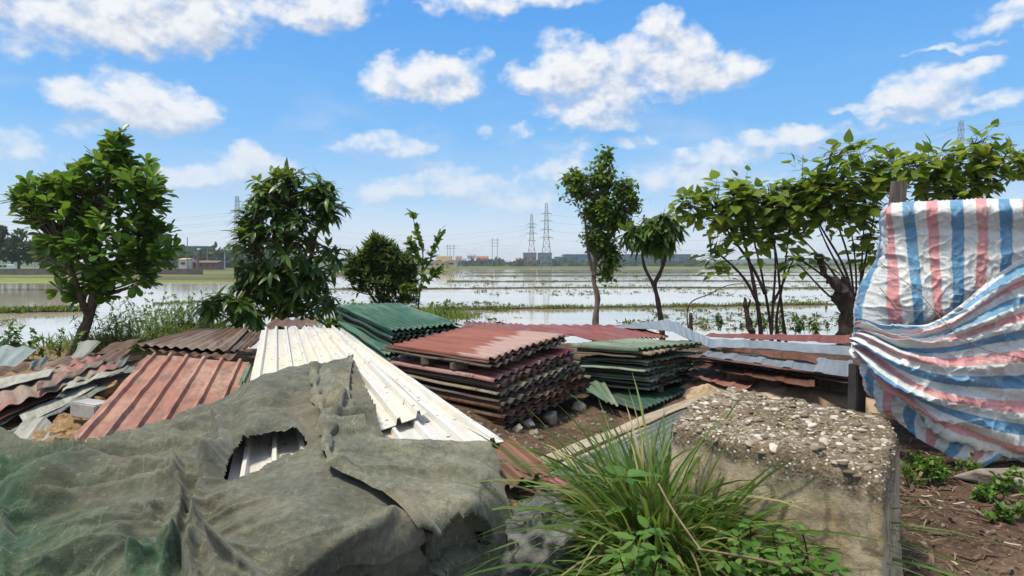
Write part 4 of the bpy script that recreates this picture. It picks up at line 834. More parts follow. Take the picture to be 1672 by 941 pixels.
pin = np.zeros(px.shape, bool); pin[-1] = True; pin[0] = True
calm = smooth(800, 850, py)
X3 = drape(base, fold_z(px, py) * 1.2 + wrinkles(base, .55 - .2 * calm, 30), np.full(px.shape, 1.01), np.full(px.shape, 1.02), pin, 12, 8)
TEAR = [(686, 866), (697, 869), (702, 880), (700, 893), (705, 904), (694, 901), (692, 886)]
cloth('shade_cloth', px, py, X3, [TEAR], M['cloth2'], 'grey green cloth with a small tear, laid over the near end of the white sheets', 'cloth', 0 * px - .15)
# crumpled grey bag
def bag():
    V, F = ico(5); g_ = V.copy(); r = np.array([1 + .30 * (1 - 2 * abs(mnoise.noise(Vector(q) * 1.5 + Vector((3, 1, 7))))) + .16 * (1 - 2 * abs(mnoise.noise(Vector(q) * 3.3))) + .13 * (1 - 3 * abs(mnoise.noise(Vector(q) * 6))) + .06 * mnoise.noise(Vector(q) * 8) for q in V])
    V = V * r[:, None] * np.array([.20, .26, .18]) + P(886, 905, .13) + np.array([0, .05, 0])
    tag(obj('rag_bundle', V, F, simple('grey_sacking', (.07, .072, .072), (.15, .15, .147), 5, .9, .4, .01)), 'crumpled grey sack stuffed between the cloth and the grass clump', 'sack')
bag()
# ------------------------------------------------------------------ striped tarpaulin
def tarp_fn(across):
    def fn(g):
        uv = g.uv(); u_ = g('SeparateXYZ', {0: uv}, 0); fr = g.m('FRACT', u_)
        p = g.obj(); n = g.noise(p, 4.0, 5, .6); f = g.noise(p, 30.0, 4, .6)
        def band(c, w):
            d = g.m('ABSOLUTE', g.m('SUBTRACT', g.m('FRACT', g.m('ADD', g.m('SUBTRACT', fr, c), 1.5)), .5)); return g.m('SUBTRACT', 1.0, g.step(d, w - .012, w + .012))
        wh = g.mix(g.step(n, .35, .65), (.58, .61, .60), (.70, .72, .70))
        c = g.mix(band(0.0, .115), wh, g.mix(f, (.58, .25, .25), (.68, .34, .34))); c = g.mix(band(.5, .128), c, g.mix(f, (.095, .25, .42), (.16, .34, .52)))
        c = g.mix(g.m('MULTIPLY', g.step(g.noise(p, 2.0, 6, .65), .54, .72), .30), c, (.30, .26, .21))
        c = g.mix(g.m('MULTIPLY', g.step(g.noise(p, 3.5, 7, .7, .8), .50, .72), .38), c, (.60, .61, .58)); c = g.mix(g.m('MULTIPLY', g.step(g.noise(p, 11.0, 6, .7), .60, .72), .35), c, (.22, .19, .15))
        cr = g.noise(g.scl(p, (1, 1, .8)), 4.5, 5, .55, 1.6); cr2 = g.vor(g.v('ADD', p, g.noise(p, 3.0, 3, out=1)), 5.0, feature='DISTANCE_TO_EDGE')
        h = g.m('ADD', g.m('MULTIPLY', cr, .8), g.m('ADD', g.m('MULTIPLY', g.m('MINIMUM', cr2, .10), 1.0), g.m('MULTIPLY', g.noise(p, 40.0, 3), .10)))
        b = g.bsdf(c, .48, 0, g.bump(h, .60, .03), .35)
        return g('MixShader', {0: .10, 1: b, 2: g('BsdfTranslucent', {'Color': c})})
    return fn
M['tarp'] = material('striped_tarp', tarp_fn(0))
troot = thing('striped_tarpaulin', 'pink, blue and white striped tarpaulin tied around a tall covered stack', 'tarpaulin', (P(1530, 745, 0)[0], P(1530, 745, 0)[1] + .4, 0))
def patch(name, ctrl, ub, nu, nv, wr, seed, urow=None, gather=None):
    g3 = gridcurve([[PD(*q) for q in row] for row in ctrl], nu, nv)
    ug = gridcurve([[(u_, r, 0) for u_ in (ub if not isinstance(ub[0], list) else ub[r])] for r in range(len(ctrl))], nu, nv)[..., 0]
    du = np.gradient(g3, axis=1); dv = np.gradient(g3, axis=0); N = np.cross(du, dv); N /= np.linalg.norm(N, axis=2)[..., None] + 1e-9
    N = N * np.where(N[..., 1:2] > 0, -1, 1)
    a, b = np.meshgrid(np.linspace(0, 1, nu), np.linspace(0, 1, nv))
    x, zc = g3[..., 0], g3[..., 2]
    r1 = 1 - np.abs(perlin(x * 4 + zc * 1.5, zc * 3 - x, seed)) * 2; r2 = 1 - np.abs(perlin(x * 9 - zc * 3, zc * 8 + x * 2, seed + 1)) * 2
    r3 = 1 - np.abs(perlin(x * 17 + zc * 6 + perlin(x * 6, zc * 6, 5), zc * 14 - x * 5, seed + 4)) * 2
    d = wr * (1.25 * np.clip(r1, 0, 1) ** 3 + .8 * np.clip(r2, 0, 1) ** 3 + .35 * np.clip(r3, 0, 1) ** 2 + .6 * fbm(x * 3, zc * 3, 3, seed + 2))
    if gather is not None: d = d + gather(a, b)
    V = g3 + N * d[..., None]
    F = gridfaces(nu, nv); V = V.reshape(-1, 3)
    n = np.cross(V[F[len(F) // 2, 1]] - V[F[len(F) // 2, 0]], V[F[len(F) // 2, 3]] - V[F[len(F) // 2, 0]])
    if n[1] > 0: F = F[:, ::-1]
    return obj(name, V, F, M['tarp'], troot, uv=np.stack([ug, b * 2], -1).reshape(-1, 2))
upper = [[(1490, 352, 7.4), (1462, 352, 7.0), (1480, 346, 6.9), (1530, 342, 6.8), (1600, 341, 6.8), (1672, 341, 6.8), (1790, 341, 6.9)],
         [(1462, 347, 6.6), (1437, 350, 5.95), (1452, 336, 5.5), (1520, 332, 5.35), (1600, 331, 5.3), (1672, 331, 5.3), (1790, 331, 5.35)],
         [(1460, 385, 6.6), (1434, 390, 5.9), (1456, 380, 5.42), (1522, 380, 5.27), (1602, 380, 5.24), (1676, 380, 5.24), (1790, 380, 5.3)],
         [(1440, 430, 6.7), (1425, 428, 5.85), (1460, 425, 5.38), (1524, 425, 5.24), (1600, 425, 5.2), (1676, 425, 5.2), (1790, 425, 5.25)],
         [(1415, 470, 6.6), (1402, 468, 5.85), (1462, 470, 5.30), (1528, 470, 5.18), (1600, 470, 5.16), (1676, 470, 5.2), (1790, 470, 5.3)],
         [(1405, 515, 6.5), (1392, 515, 5.8), (1466, 510, 5.28), (1528, 510, 5.17), (1596, 505, 5.2), (1672, 505, 5.28), (1790, 505, 5.4)],
         [(1405, 560, 6.5), (1396, 560, 5.75), (1470, 556, 5.36), (1528, 556, 5.3), (1592, 556, 5.34), (1672, 556, 5.4), (1790, 556, 5.5)]]
patch('upper_panel', upper, [-1.6, -.62, .02, .98, 1.98, 2.95, 4.5], 230, 170, .015, 61, gather=lambda a, b: .02 * np.sin(a * 55) * smooth(.75, 1, b) * .5)
# stripes of the panel are half as long as the unit here: pink at whole numbers
# lower swag gathered at the rope
def fan(a, b):
    f = .042 * np.sin(b * 30 + 3 * perlin(a * 3, b * 6, 3)) * (1 - .55 * a) * smooth(0, .06, a); return f + .030 * np.sin(b * 57 + 2 + 4 * perlin(a * 2.5, b * 5, 9)) * (1 - .5 * a)
rows = []
tl = [(1396, 543, 5.55), (1412, 532, 5.36), (1468, 538, 5.14), (1528, 526, 5.05), (1568, 498, 5.02), (1622, 452, 5.04), (1676, 418, 5.08), (1790, 370, 5.2)]
ml = [(1394, 550, 5.55), (1412, 546, 5.30), (1470, 574, 5.04), (1528, 582, 4.94), (1570, 580, 4.92), (1622, 572, 4.93), (1676, 565, 4.96), (1790, 552, 5.1)]
ll = [(1392, 560, 5.55), (1406, 585, 5.32), (1462, 640, 5.08), (1522, 684, 4.98), (1568, 706, 4.95), (1622, 728, 4.95), (1676, 742, 4.98), (1790, 762, 5.1)]
ul = [(1396, 566, 5.7), (1412, 592, 5.5), (1466, 646, 5.25), (1524, 690, 5.15), (1570, 712, 5.12), (1624, 734, 5.12), (1678, 748, 5.15), (1790, 768, 5.3)]
hl = [tuple((np.array(p_) + np.array(q_)) / 2 + np.array([0, -4, .0])) for p_, q_ in zip(tl, ml)]; kl = [tuple((np.array(p_) + np.array(q_)) / 2 + np.array([0, 4, -.02])) for p_, q_ in zip(ml, ll)]
swag = [tl, hl, ml, kl, ll, ul]
uu = [[q] * 8 for q in (.15, 1.5, 2.8, 3.9, 5.1, 5.4)]
patch('lower_swag', swag, uu, 280, 230, .022, 71, gather=fan)
flap = [[(1398, 562, 5.6), (1424, 606, 5.38), (1470, 650, 5.22), (1530, 690, 5.12), (1590, 718, 5.06), (1655, 738, 5.05)], [(1396, 590, 5.6), (1420, 632, 5.40), (1466, 672, 5.24), (1524, 712, 5.10), (1580, 742, 5.02), (1632, 748, 5.0)], [(1404, 618, 5.62), (1430, 656, 5.42), (1474, 696, 5.24), (1522, 728, 5.10), (1566, 752, 5.0), (1604, 764, 4.97)]]
patch('hanging_flap', flap, [-.2, .5, 1.25, 2.05, 2.8, 3.55], 160, 80, .018, 81, gather=lambda a, b: .02 * np.sin(a * 20 + b * 3) * b)
mb = MB(); mb.tube(curve([PD(1436, 428, 5.4), PD(1462, 448, 5.28), PD(1500, 478, 5.1), PD(1532, 515, 4.98), PD(1566, 548, 4.88), PD(1620, 575, 4.86), PD(1690, 588, 4.9)], 40), .0032, 6)
mb.tube(curve([PD(1396, 566, 5.5), PD(1389, 550, 5.5), PD(1397, 540, 5.42), PD(1420, 546, 5.27), PD(1400, 558, 5.35), PD(1392, 580, 5.5)], 40), .006, 6)
mb.tube(curve([PD(1528, 512, 5.0), PD(1508, 508, 5.08), PD(1470, 505, 5.22), PD(1436, 470, 5.4)], 30), .004, 5)
mb.build('rope', M['rope'], troot, smooth_=True)
# what the tarpaulin covers: boards on bearers
c0 = P(1640, 745, 0)
bt = thing('board_stack', 'dark stack of boards hidden under the striped tarpaulin', 'board stack', (5.25, 6.15, 0))
mb = MB()
for k in range(18): mb.box((5.25 + rng.normal(0, .02), 6.15, .36 + k * .09), (2.4, 1.05, .085))
mb.build('boards', M['darkcloth'], bt)
for x_ in (4.15, 5.9): MB().box((x_, 6.1, .15), (.14, 1.0, .33)).build('bearer', M['greywood'], bt)

block_of('timber_post', 'dark upright timber at the foot of the striped tarpaulin, facing the concrete block', 'post', PD(1399, 640, 5.75), (.10, .12, .50), .2, M['darkcloth'], None, 31)
a, b = PD(1463, 352, 6.2), PD(1468, 297, 6.2); d_ = b - a
mb = MB(); mb.box((a + b) / 2 - d_ * 1.45, (.135, .05, np.linalg.norm(d_) * 3.9), 0, 0, math.atan2(d_[0], d_[2])); tag(mb.build('timber_post', M['greywood']), 'weathered leaning board standing up behind the striped tarpaulin', 'post')
# ------------------------------------------------------------------ concrete block
def conc_block():
    poly = np.array([P(1095, 691, .75)[:2], P(1447, 778, .75)[:2], P(1471, 705, .75)[:2], P(1448, 680, .75)[:2], P(1292, 646, .75)[:2], P(1190, 629, .75)[:2], P(1128, 657, .75)[:2]])
    pts = []
    for i in range(len(poly)):
        a, b = poly[i], poly[(i + 1) % len(poly)]; n = max(3, int(np.linalg.norm(b - a) / .022)); pts += [a + (b - a) * k / n for k in range(n)]
    pts = np.array(pts)
    for _ in range(3): pts = .25 * np.roll(pts, 1, 0) + .5 * pts + .25 * np.roll(pts, -1, 0)
    c = pts.mean(0); n = len(pts); rings = []; zt = .75
    for q in np.linspace(0, 1, 26)[1:]: rings.append((q * .93, zt))
    for q in (.945, .96, .974, .985, .993, .999): rings.append((q, zt - .075 * (1 - math.sqrt(max(0, 1 - ((q - .93) / .07) ** 2)))))
    for q in np.linspace(0, 1, 40)[1:]: rings.append((1 + .035 * q, zt - .075 - q * .77))
    V = [np.r_[c, zt]]; V = np.vstack([V] + [np.c_[c + (pts - c) * q, np.full(n, h)] for q, h in rings]); m = len(rings)
    F = [(0, 1 + i, 1 + (i + 1) % n) for i in range(n)] + [(1 + r * n + i, 1 + (r + 1) * n + i, 1 + (r + 1) * n + (i + 1) % n, 1 + r * n + (i + 1) % n) for r in range(m - 1) for i in range(n)]
    nr = V - np.r_[c, .2]; topm = smooth(.66, .74, V[:, 2]); nr[:, 2] *= .3; nr /= np.linalg.norm(nr, axis=1)[:, None]; nr = nr * (1 - topm)[:, None] + np.array([0, 0, 1.]) * topm[:, None]
    d = np.array([.018 * mnoise.fractal(Vector(q) * 3, 1, 2, 5) + .010 * mnoise.fractal(Vector(q) * 14, 1, 2, 4) * (.35 + .65 * (q[2] > .66)) for q in V]) + topm * np.array([.016 * mnoise.fractal(Vector(q) * 8, .9, 2, 4) for q in V]) - .03 * smooth(.02, 0, np.abs(V[:, 2] - .36 - .03 * np.array([mnoise.noise(Vector(q) * 3) for q in V])))*(.4 + np.array([mnoise.noise(Vector(q) * 2.2 + Vector((5, 0, 0))) for q in V]))
    edge = np.exp(-((V[:, 2] - .72) / .05) ** 2); d = d - edge * .075 * np.clip(np.array([mnoise.fractal(Vector(q) * 5 + Vector((9, 2, 1)), 1, 2, 3) for q in V]), 0, 1)
    V = V + nr * d[:, None]
    def fn(g):
        p = g.obj(); z = g('SeparateXYZ', {0: g.pos()}, 2); n = g.noise(p, 2.6, 6, .65); f = g.noise(p, 18.0, 6, .65); ff = g.noise(p, 75.0, 4, .6)
        side = g.ramp(g.m('ADD', g.m('MULTIPLY', n, .7), g.m('MULTIPLY', f, .3)), [(.32, (.16, .13, .09)), (.45, (.34, .28, .19)), (.55, (.46, .39, .27)), (.66, (.54, .48, .37))])
        side = g.mix(g.m('MULTIPLY', g.step(g.noise(g.scl(p, (5, 5, 1.6)), 1.0, 5, .6), .5, .66), .7), side, (.36, .25, .10)); side = g.mix(g.m('MULTIPLY', g.step(g.noise(p, 24.0, 8, .72, .4), .54, .61), .42), side, (.15, .115, .075)); side = g.mix(g.m('MULTIPLY', g.step(g.noise(g.scl(p, (1, 1, .5)), 30.0, 8, .72, .4), .58, .64), .6), side, (.46, .40, .30)); side = g.mix(g.m('MULTIPLY', g.step(g.noise(g.v('ADD', p, (4, 2, 7)), 3.2, 7, .66, .5), .54, .62), .5), side, (.12, .095, .065))
        side = g.mix(g.m('MULTIPLY', g.step(g.noise(g.scl(p, (4, 4, 1.2)), 1.3, 6, .65), .55, .70), .75), side, (.055, .045, .032))
        v1 = g.vor(p, 42.0); v1c = g.vor(p, 42.0, 1); v2 = g.vor(p, 85.0); sp = g.m('SUBTRACT', 1.0, g.step(v1, .25, .36)); k = g('SeparateColor', {0: v1c}, 0)
        tp = g.ramp(g.m('ADD', g.m('MULTIPLY', n, .5), g.m('MULTIPLY', ff, .5)), [(.36, (.045, .032, .02)), (.5, (.15, .115, .075)), (.66, (.33, .28, .20))])
        tp = g.mix(g.m('MULTIPLY', sp, g.step(k, .35, .5)), tp, g.ramp(k, [(.4, (.20, .18, .15)), (.7, (.45, .42, .36)), (.95, (.62, .60, .55))]))
        c = g.mix(g.step(g.m('ADD', z, g.m('ADD', g.m('MULTIPLY', g.m('SUBTRACT', f, .5), .30), g.m('MULTIPLY', g.m('SUBTRACT', n, .5), .55))), .58, .70), side, tp)
        c = g.mix(g.m('MULTIPLY', g.step(g.noise(p, 9.0, 7, .7, .6), .56, .64), .55), c, (.055, .045, .03))
        c = g.mix(g.m('MULTIPLY', g.step(g.noise(p, 13.0, 7, .7, .5), .60, .68), .6), c, (.50, .46, .38))
        tm = g.step(z, .62, .70)
        h = g.m('ADD', g.m('MULTIPLY', f, g.m('ADD', .55, g.m('MULTIPLY', tm, .2))), g.m('MULTIPLY', tm, g.m('ADD', g.m('MULTIPLY', ff, .5), g.m('MULTIPLY', g.m('SUBTRACT', .4, v1, clamp=True), 1.0))))
        return g.bsdf(c, .92, 0, g.bump(h, .8, .02), .25)
    root = thing('concrete_block', 'big weathered concrete block with pebbly broken top behind the grass clump', 'concrete block', (c[0], c[1], 0))
    obj('body', V, F, material('aggregate_concrete', fn), root)
    g = np.random.default_rng(8); q = []
    lo, hi = pts.min(0), pts.max(0)
    while len(q) < 2400:
        s_ = g.uniform(lo, hi); 
        if inpoly(np.array([s_[0]]), np.array([s_[1]]), [tuple(w) for w in (c + (pts - c) * .985)])[0]: q.append(s_)
    q = np.array(q); from mathutils.kdtree import KDTree
    kd = KDTree(len(V)); [kd.insert(Vector((a_[0], a_[1], 0)), i) for i, a_ in enumerate(V[:1 + 29 * n])]; kd.balance()
    zz = np.array([V[kd.find(Vector((a_[0], a_[1], 0)))[1]][2] for a_ in q])
    sz = .004 + .022 * g.uniform(0, 1, len(q)) ** 3.6
    sc = sz[:, None] * np.stack([g.uniform(.7, 1.6, len(q)), g.uniform(.7, 1.3, len(q)), g.uniform(.35, .6, len(q))], 1)
    tv = ICO2[0] * (1 + .12 * np.array([mnoise.noise(Vector(w) * 1.7) for w in ICO2[0]]))[:, None]
    rz = g.uniform(0, 6.28, len(q)); rx = g.normal(0, .3, len(q)); Rm = np.stack([np.array(Matrix.Rotation(a_, 3, 'Z') @ Matrix.Rotation(b_, 3, 'X')) for a_, b_ in zip(rz, rx)])
    PV_, PF_ = instances(tv, ICO2[1], np.c_[q, zz - sz * .12], Rm, sc)
    pm_ = material('pebbles', lambda g: g.bsdf(g.mix(g.m('MULTIPLY', g.noise(g.obj(), 40.0, 4), .5), g.ramp(g.attr('rnd'), [(0, (.11, .085, .055)), (.45, (.23, .185, .13)), (.72, (.38, .33, .26)), (.88, (.55, .51, .43)), (1, (.70, .67, .60))]), (.12, .09, .06)), .75, 0, None, .35))
    o = obj('pebble_aggregate', PV_, PF_, pm_, root, attrs={'rnd': np.repeat(g.uniform(0, 1, len(q)), len(tv))}); o['kind'] = 'stuff'
conc_block()
def heap():
    c = P(1310, 640, .10); n = 60; a, b = np.meshgrid(np.linspace(-1, 1, n), np.linspace(-1, 1, n)); r = np.hypot(a, b)
    x = c[0] + a * 1.5; y = c[1] + .3 + b * 1.1; z = np.clip(1 - r, 0, 1) ** .6 * .22 * (1 + .3 * fbm(x * 2, y * 2, 3, 5)) * 1.5 + .03 * fbm(x * 5, y * 5, 4, 6) - .06 * smooth(.8, 1, r)
    tag(obj('sand_heap', np.stack([x, y, z], -1).reshape(-1, 3), gridfaces(n, n), simple('sandy_earth', (.22, .155, .095), (.42, .32, .215), 2.5, .95, .8, .02, lo=.4, hi=.55)), 'low heap of pale sandy earth behind the concrete block', 'sand heap')
heap()
# ------------------------------------------------------------------ trees and shrubs on the bank
GL = lambda *s: leaf_mat(*s)
M['leaf_round'] = leaf_mat('glossy_round_leaf', [(0, (.026, .085, .009)), (.45, (.060, .170, .016)), (.8, (.13, .27, .028)), (1, (.24, .37, .045))], .42, .36, .45)
M['leaf_mango'] = leaf_mat('mango_leaf', [(0, (.020, .055, .012)), (.5, (.045, .105, .018)), (.8, (.10, .18, .028)), (.95, (.18, .25, .04)), (1, (.24, .18, .05))], .34, .36, .45)
M['leaf_dark'] = leaf_mat('dark_narrow_leaf', [(0, (.030, .062, .016)), (.6, (.06, .11, .026)), (1, (.13, .19, .05))], .3, .45, .35)
M['leaf_light'] = leaf_mat('light_leaf', [(0, (.04, .095, .014)), (.5, (.085, .165, .022)), (1, (.20, .30, .05))], .42, .45, .35)
M['leaf_broad'] = leaf_mat('broad_leaf', [(0, (.07, .13, .018)), (.5, (.17, .25, .032)), (.80, (.27, .34, .042)), (.93, (.38, .37, .045)), (1, (.50, .34, .035))], .55, .48, .3)
T_ROUND = leaf_tpl(.52, 'obovate', .10, .22); T_MANGO = leaf_tpl(.30, 'lance', .28, .20); T_NARROW = leaf_tpl(.24, 'lance', .15, .25)
T_OVATE = leaf_tpl(.62, 'ovate', .18, .18); T_BROAD = leaf_tpl(.80, 'heart', .22, .12)
tree('leaning_tree', 'small leaning tree with glossy rounded leaves in a dense pointed crown', 'tree', [[(118, 590, 11.2), (130, 555, 11.2), (146, 518, 11.2), (155, 470, 11.2), (160, 400, 11.2), (170, 330, 11.2), (186, 245, 11.2)], [(146, 518, 11.2), (133, 490, 11.1), (122, 455, 11.1), (105, 400, 11.0)], [(155, 470, 11.2), (190, 430, 11.3), (225, 390, 11.3), (240, 340, 11.3)]], .105,
     [(195, 212, 9, 12), (188, 236, 20, 18), (178, 262, 40, 22), (165, 305, 82, 42), (95, 320, 70, 38), (40, 318, 34, 14), (222, 305, 55, 52), (150, 385, 95, 62), (238, 398, 50, 46), (195, 448, 66, 26), (105, 400, 45, 40), (262, 400, 26, 36), (150, 480, 34, 12), (105, 470, 24, 12), (70, 350, 40, 24), (250, 330, 24, 36)],
     11.2, 380, 9, .225, T_ROUND, M['leaf_round'], M['bark'], 21, up=.75, out=.8, deep=.9, stem_r=.012, tilt=(25, 75), grav=.10, stem=.03, spread=.10, surf=.42)
tree('mango_tree', 'dense bushy mango tree with long drooping dark leaves', 'tree', [[(462, 560, 11.9), (462, 525, 11.9), (465, 470, 11.9), (468, 400, 11.9), (475, 320, 11.9)], [(466, 500, 11.9), (435, 460, 11.8), (420, 400, 11.8)], [(464, 490, 11.9), (500, 440, 12), (520, 370, 12)]], .11,
     [(475, 298, 62, 20), (440, 330, 52, 32), (520, 325, 44, 34), (468, 385, 88, 55), (405, 365, 30, 22), (455, 455, 82, 40), (425, 455, 45, 34), (505, 470, 50, 46), (540, 335, 24, 18), (535, 495, 28, 14), (440, 500, 46, 14), (400, 408, 26, 30), (545, 420, 12, 20)],
     11.9, 330, 11, .29, T_MANGO, M['leaf_mango'], M['bark'], 22, up=.9, out=.6, deep=.9, stem_r=.010, tilt=(40, 95), grav=.38, stem=.02, spread=.12, surf=.42)
tree('mango_sapling', 'low mango sapling with drooping leaves left of the dense mango tree', 'sapling', [[(392, 560, 11.3), (390, 530, 11.3), (380, 495, 11.3)], [(390, 530, 11.3), (368, 505, 11.2), (350, 490, 11.2)]], .03,
     [(368, 488, 36, 12), (395, 500, 26, 16), (342, 500, 14, 12), (405, 520, 20, 12)], 11.3, 34, 10, .36, T_MANGO, M['leaf_mango'], M['bark'], 23, up=.9, out=.6, stem_r=.008, tilt=(50, 100), grav=.65, spread=.06)
tree('dark_bush', 'dark rounded bush with fine narrow leaves behind the dark green stack', 'bush', [[(622, 520, 14), (620, 490, 14), (612, 455, 14), (605, 425, 14)], [(620, 500, 14), (640, 465, 14), (655, 430, 14)], [(625, 510, 14), (598, 470, 14), (585, 440, 14)], [(630, 515, 14), (655, 490, 14), (668, 470, 14)]], .06,
     [(600, 425, 40, 26), (645, 425, 46, 26), (618, 400, 26, 14), (622, 450, 60, 28), (665, 450, 20, 34), (650, 485, 40, 16), (580, 440, 24, 20), (612, 388, 8, 10), (590, 470, 20, 12)],
     14, 420, 12, .20, T_NARROW, M['leaf_dark'], M['bark'], 24, up=.8, out=.7, stem_r=.008, tilt=(20, 75), grav=.1, spread=.12, surf=.45)
def sapling(name, label, stems, rad, dep_leaf, tpl, lm, seed, nl, g0=.25):
    g = np.random.default_rng(seed); root = thing(name, label, 'sapling', PD(*stems[0][0])); mb = MB(); pos = []; dr = []
    for q, s_ in enumerate(stems):
        c = curve([PD(*p_) for p_ in s_], 24); mb.tube(c, np.linspace(rad if q == 0 else rad * .6, rad * .3, 24), 6)
        k = g.integers(int(24 * g0) if q == 0 else 3, 24, nl); pos.append(c[k] + g.normal(0, .012, (nl, 3))); tg = np.gradient(c, axis=0)[k]; tg /= np.linalg.norm(tg, axis=1)[:, None]; d = tg * .7 + g.normal(0, .75, (nl, 3)); dr.append(d)
    mb.build('stem', M['bark'], root, smooth_=True); pos = np.vstack(pos); dr = np.vstack(dr); n = len(pos)
    V, F = instances(tpl[0], tpl[1], pos, frames(dr, g.normal(0, .4, (n, 3)) + np.array([0, 0, 1.])), dep_leaf * g.uniform(.6, 1.2, n))
    obj('leaves', V, F, lm, root, attrs={'rnd': np.repeat(g.uniform(0, 1, n), len(tpl[0]))})
sapling('sapling', 'thin upright sapling with small round leaves beside the dark bush', [[(682, 530, 13.4), (684, 490, 13.4), (689, 450, 13.4), (690, 410, 13.4), (680, 375, 13.4), (672, 350, 13.4)], [(688, 450, 13.4), (703, 425, 13.4), (712, 400, 13.4), (722, 378, 13.4)], [(687, 462, 13.4), (705, 452, 13.4), (716, 440, 13.4)], [(689, 430, 13.4), (676, 412, 13.4), (668, 395, 13.4)], [(686, 480, 13.4), (672, 470, 13.4), (660, 470, 13.4)]], .022, .17, T_OVATE, M['leaf_light'], 31, 52)
tree('slender_tree', 'slender upright tree with airy light green small leaves', 'tree', [[(972, 580, 14), (972, 545, 14), (973, 515, 14), (976, 485, 14), (969, 455, 14), (975, 410, 14), (985, 340, 14), (990, 260, 14)], [(972, 450, 14), (962, 420, 14), (955, 360, 14)], [(976, 420, 14), (1005, 370, 14), (1020, 310, 14)]], .085,
     [(992, 250, 16, 12), (985, 285, 36, 20), (945, 300, 26, 24), (982, 335, 46, 34), (1020, 305, 18, 20), (1035, 330, 16, 10), (978, 385, 34, 26), (1000, 410, 24, 22), (1012, 350, 22, 18), (990, 440, 20, 8), (935, 280, 12, 10), (925, 290, 8, 6)],
     14, 430, 15, .115, T_OVATE, M['leaf_light'], M['barkpale'], 25, up=.7, out=.8, stem_r=.004, tilt=(20, 100), grav=.25, spread=.45, stem=.06, surf=.5, deep=1.0)
tree('small_drooping_tree', 'small tree with forked thin trunk and drooping dark leaves', 'tree', [[(1082, 575, 13.6), (1081, 540, 13.6), (1078, 515, 13.6), (1073, 485, 13.6), (1067, 465, 13.6), (1052, 435, 13.6), (1047, 400, 13.6)], [(1067, 466, 13.6), (1080, 440, 13.6), (1090, 405, 13.6), (1090, 375, 13.6)]], .075,
     [(1068, 372, 44, 18), (1098, 368, 22, 20), (1046, 378, 26, 22), (1070, 392, 34, 16), (1085, 352, 22, 10)], 13.6, 95, 10, .34, T_MANGO, M['leaf_mango'], M['bark'], 26, up=.8, out=.6, stem_r=.010, tilt=(50, 105), grav=.8, spread=.10)
BR = dict(tilt=(55, 100), grav=.26, stem=.22, spread=.34, roll=.34, petiole=True)
tree('broadleaf_shrub', 'many stemmed shrub with bare thin stems and broad leaves on top, standing at the water', 'shrub', [[(1243, 570, 12.6), (1240, 520, 12.6), (1228, 450, 12.6), (1215, 390, 12.6), (1205, 330, 12.6)], [(1262, 570, 12.7), (1255, 510, 12.7), (1240, 430, 12.7), (1222, 360, 12.7)], [(1258, 570, 12.5), (1262, 500, 12.5), (1266, 430, 12.5), (1260, 350, 12.5)], [(1285, 570, 12.6), (1276, 500, 12.6), (1268, 420, 12.6), (1252, 340, 12.6)], [(1272, 560, 12.6), (1268, 520, 12.6), (1280, 450, 12.6), (1292, 340, 12.6)], [(1240, 500, 12.6), (1215, 455, 12.6), (1180, 420, 12.6), (1160, 410, 12.6)], [(1250, 480, 12.6), (1225, 430, 12.6), (1190, 380, 12.6), (1170, 340, 12.6)], [(1262, 495, 12.6), (1275, 470, 12.6), (1295, 425, 12.6)]], .05,
     [(1125, 325, 30, 12), (1150, 335, 46, 20), (1213, 283, 30, 12), (1205, 315, 52, 24), (1160, 305, 26, 12), (1250, 318, 40, 28), (1185, 370, 44, 20), (1165, 400, 24, 8), (1245, 375, 40, 22), (1290, 310, 44, 30), (1180, 415, 26, 8), (1170, 432, 14, 5), (1215, 345, 50, 16), (1290, 372, 26, 16)],
     12.6, 112, 7, .235, T_BROAD, M['leaf_broad'], M['stem'], 27, up=.9, out=.6, stem_r=.009, surf=.5, deep=.8, fork=(.45, 1), **BR)
tree('broadleaf_shrub', 'wide shrub with a fan of thin branches and yellowing broad leaves above the stump', 'shrub', [[(1392, 540, 12.2), (1390, 480, 12.2), (1375, 430, 12.2), (1340, 370, 12.2), (1310, 310, 12.2)], [(1395, 540, 12.3), (1398, 460, 12.3), (1392, 390, 12.3), (1375, 310, 12.3)], [(1398, 540, 12.2), (1405, 460, 12.2), (1410, 380, 12.2), (1415, 290, 12.2)], [(1390, 500, 12.1), (1360, 445, 12.1), (1320, 400, 12.1), (1290, 370, 12.1)], [(1400, 500, 12.2), (1412, 430, 12.2), (1430, 340, 12.2), (1440, 280, 12.2)], [(1388, 470, 12.2), (1350, 400, 12.2), (1325, 340, 12.2)], [(1396, 500, 12.3), (1385, 420, 12.3), (1358, 340, 12.3), (1345, 290, 12.3)], [(1372, 470, 12), (1330, 440, 12), (1298, 418, 12), (1290, 410, 12)], [(1385, 505, 12), (1348, 478, 12), (1310, 438, 12), (1300, 430, 12)]], .035,
     [(1305, 258, 34, 12), (1330, 295, 66, 26), (1400, 245, 50, 16), (1425, 235, 30, 12), (1400, 275, 76, 26), (1440, 290, 46, 34), (1340, 340, 48, 24), (1405, 330, 60, 30), (1420, 375, 30, 24), (1290, 330, 30, 22), (1310, 412, 34, 8), (1360, 310, 60, 28), (1425, 410, 16, 14), (1455, 260, 30, 20)],
     12.2, 135, 7, .24, T_BROAD, M['leaf_broad'], M['stem'], 28, up=.9, out=.6, stem_r=.008, surf=.5, deep=.8, fork=(.4, 1), **BR)
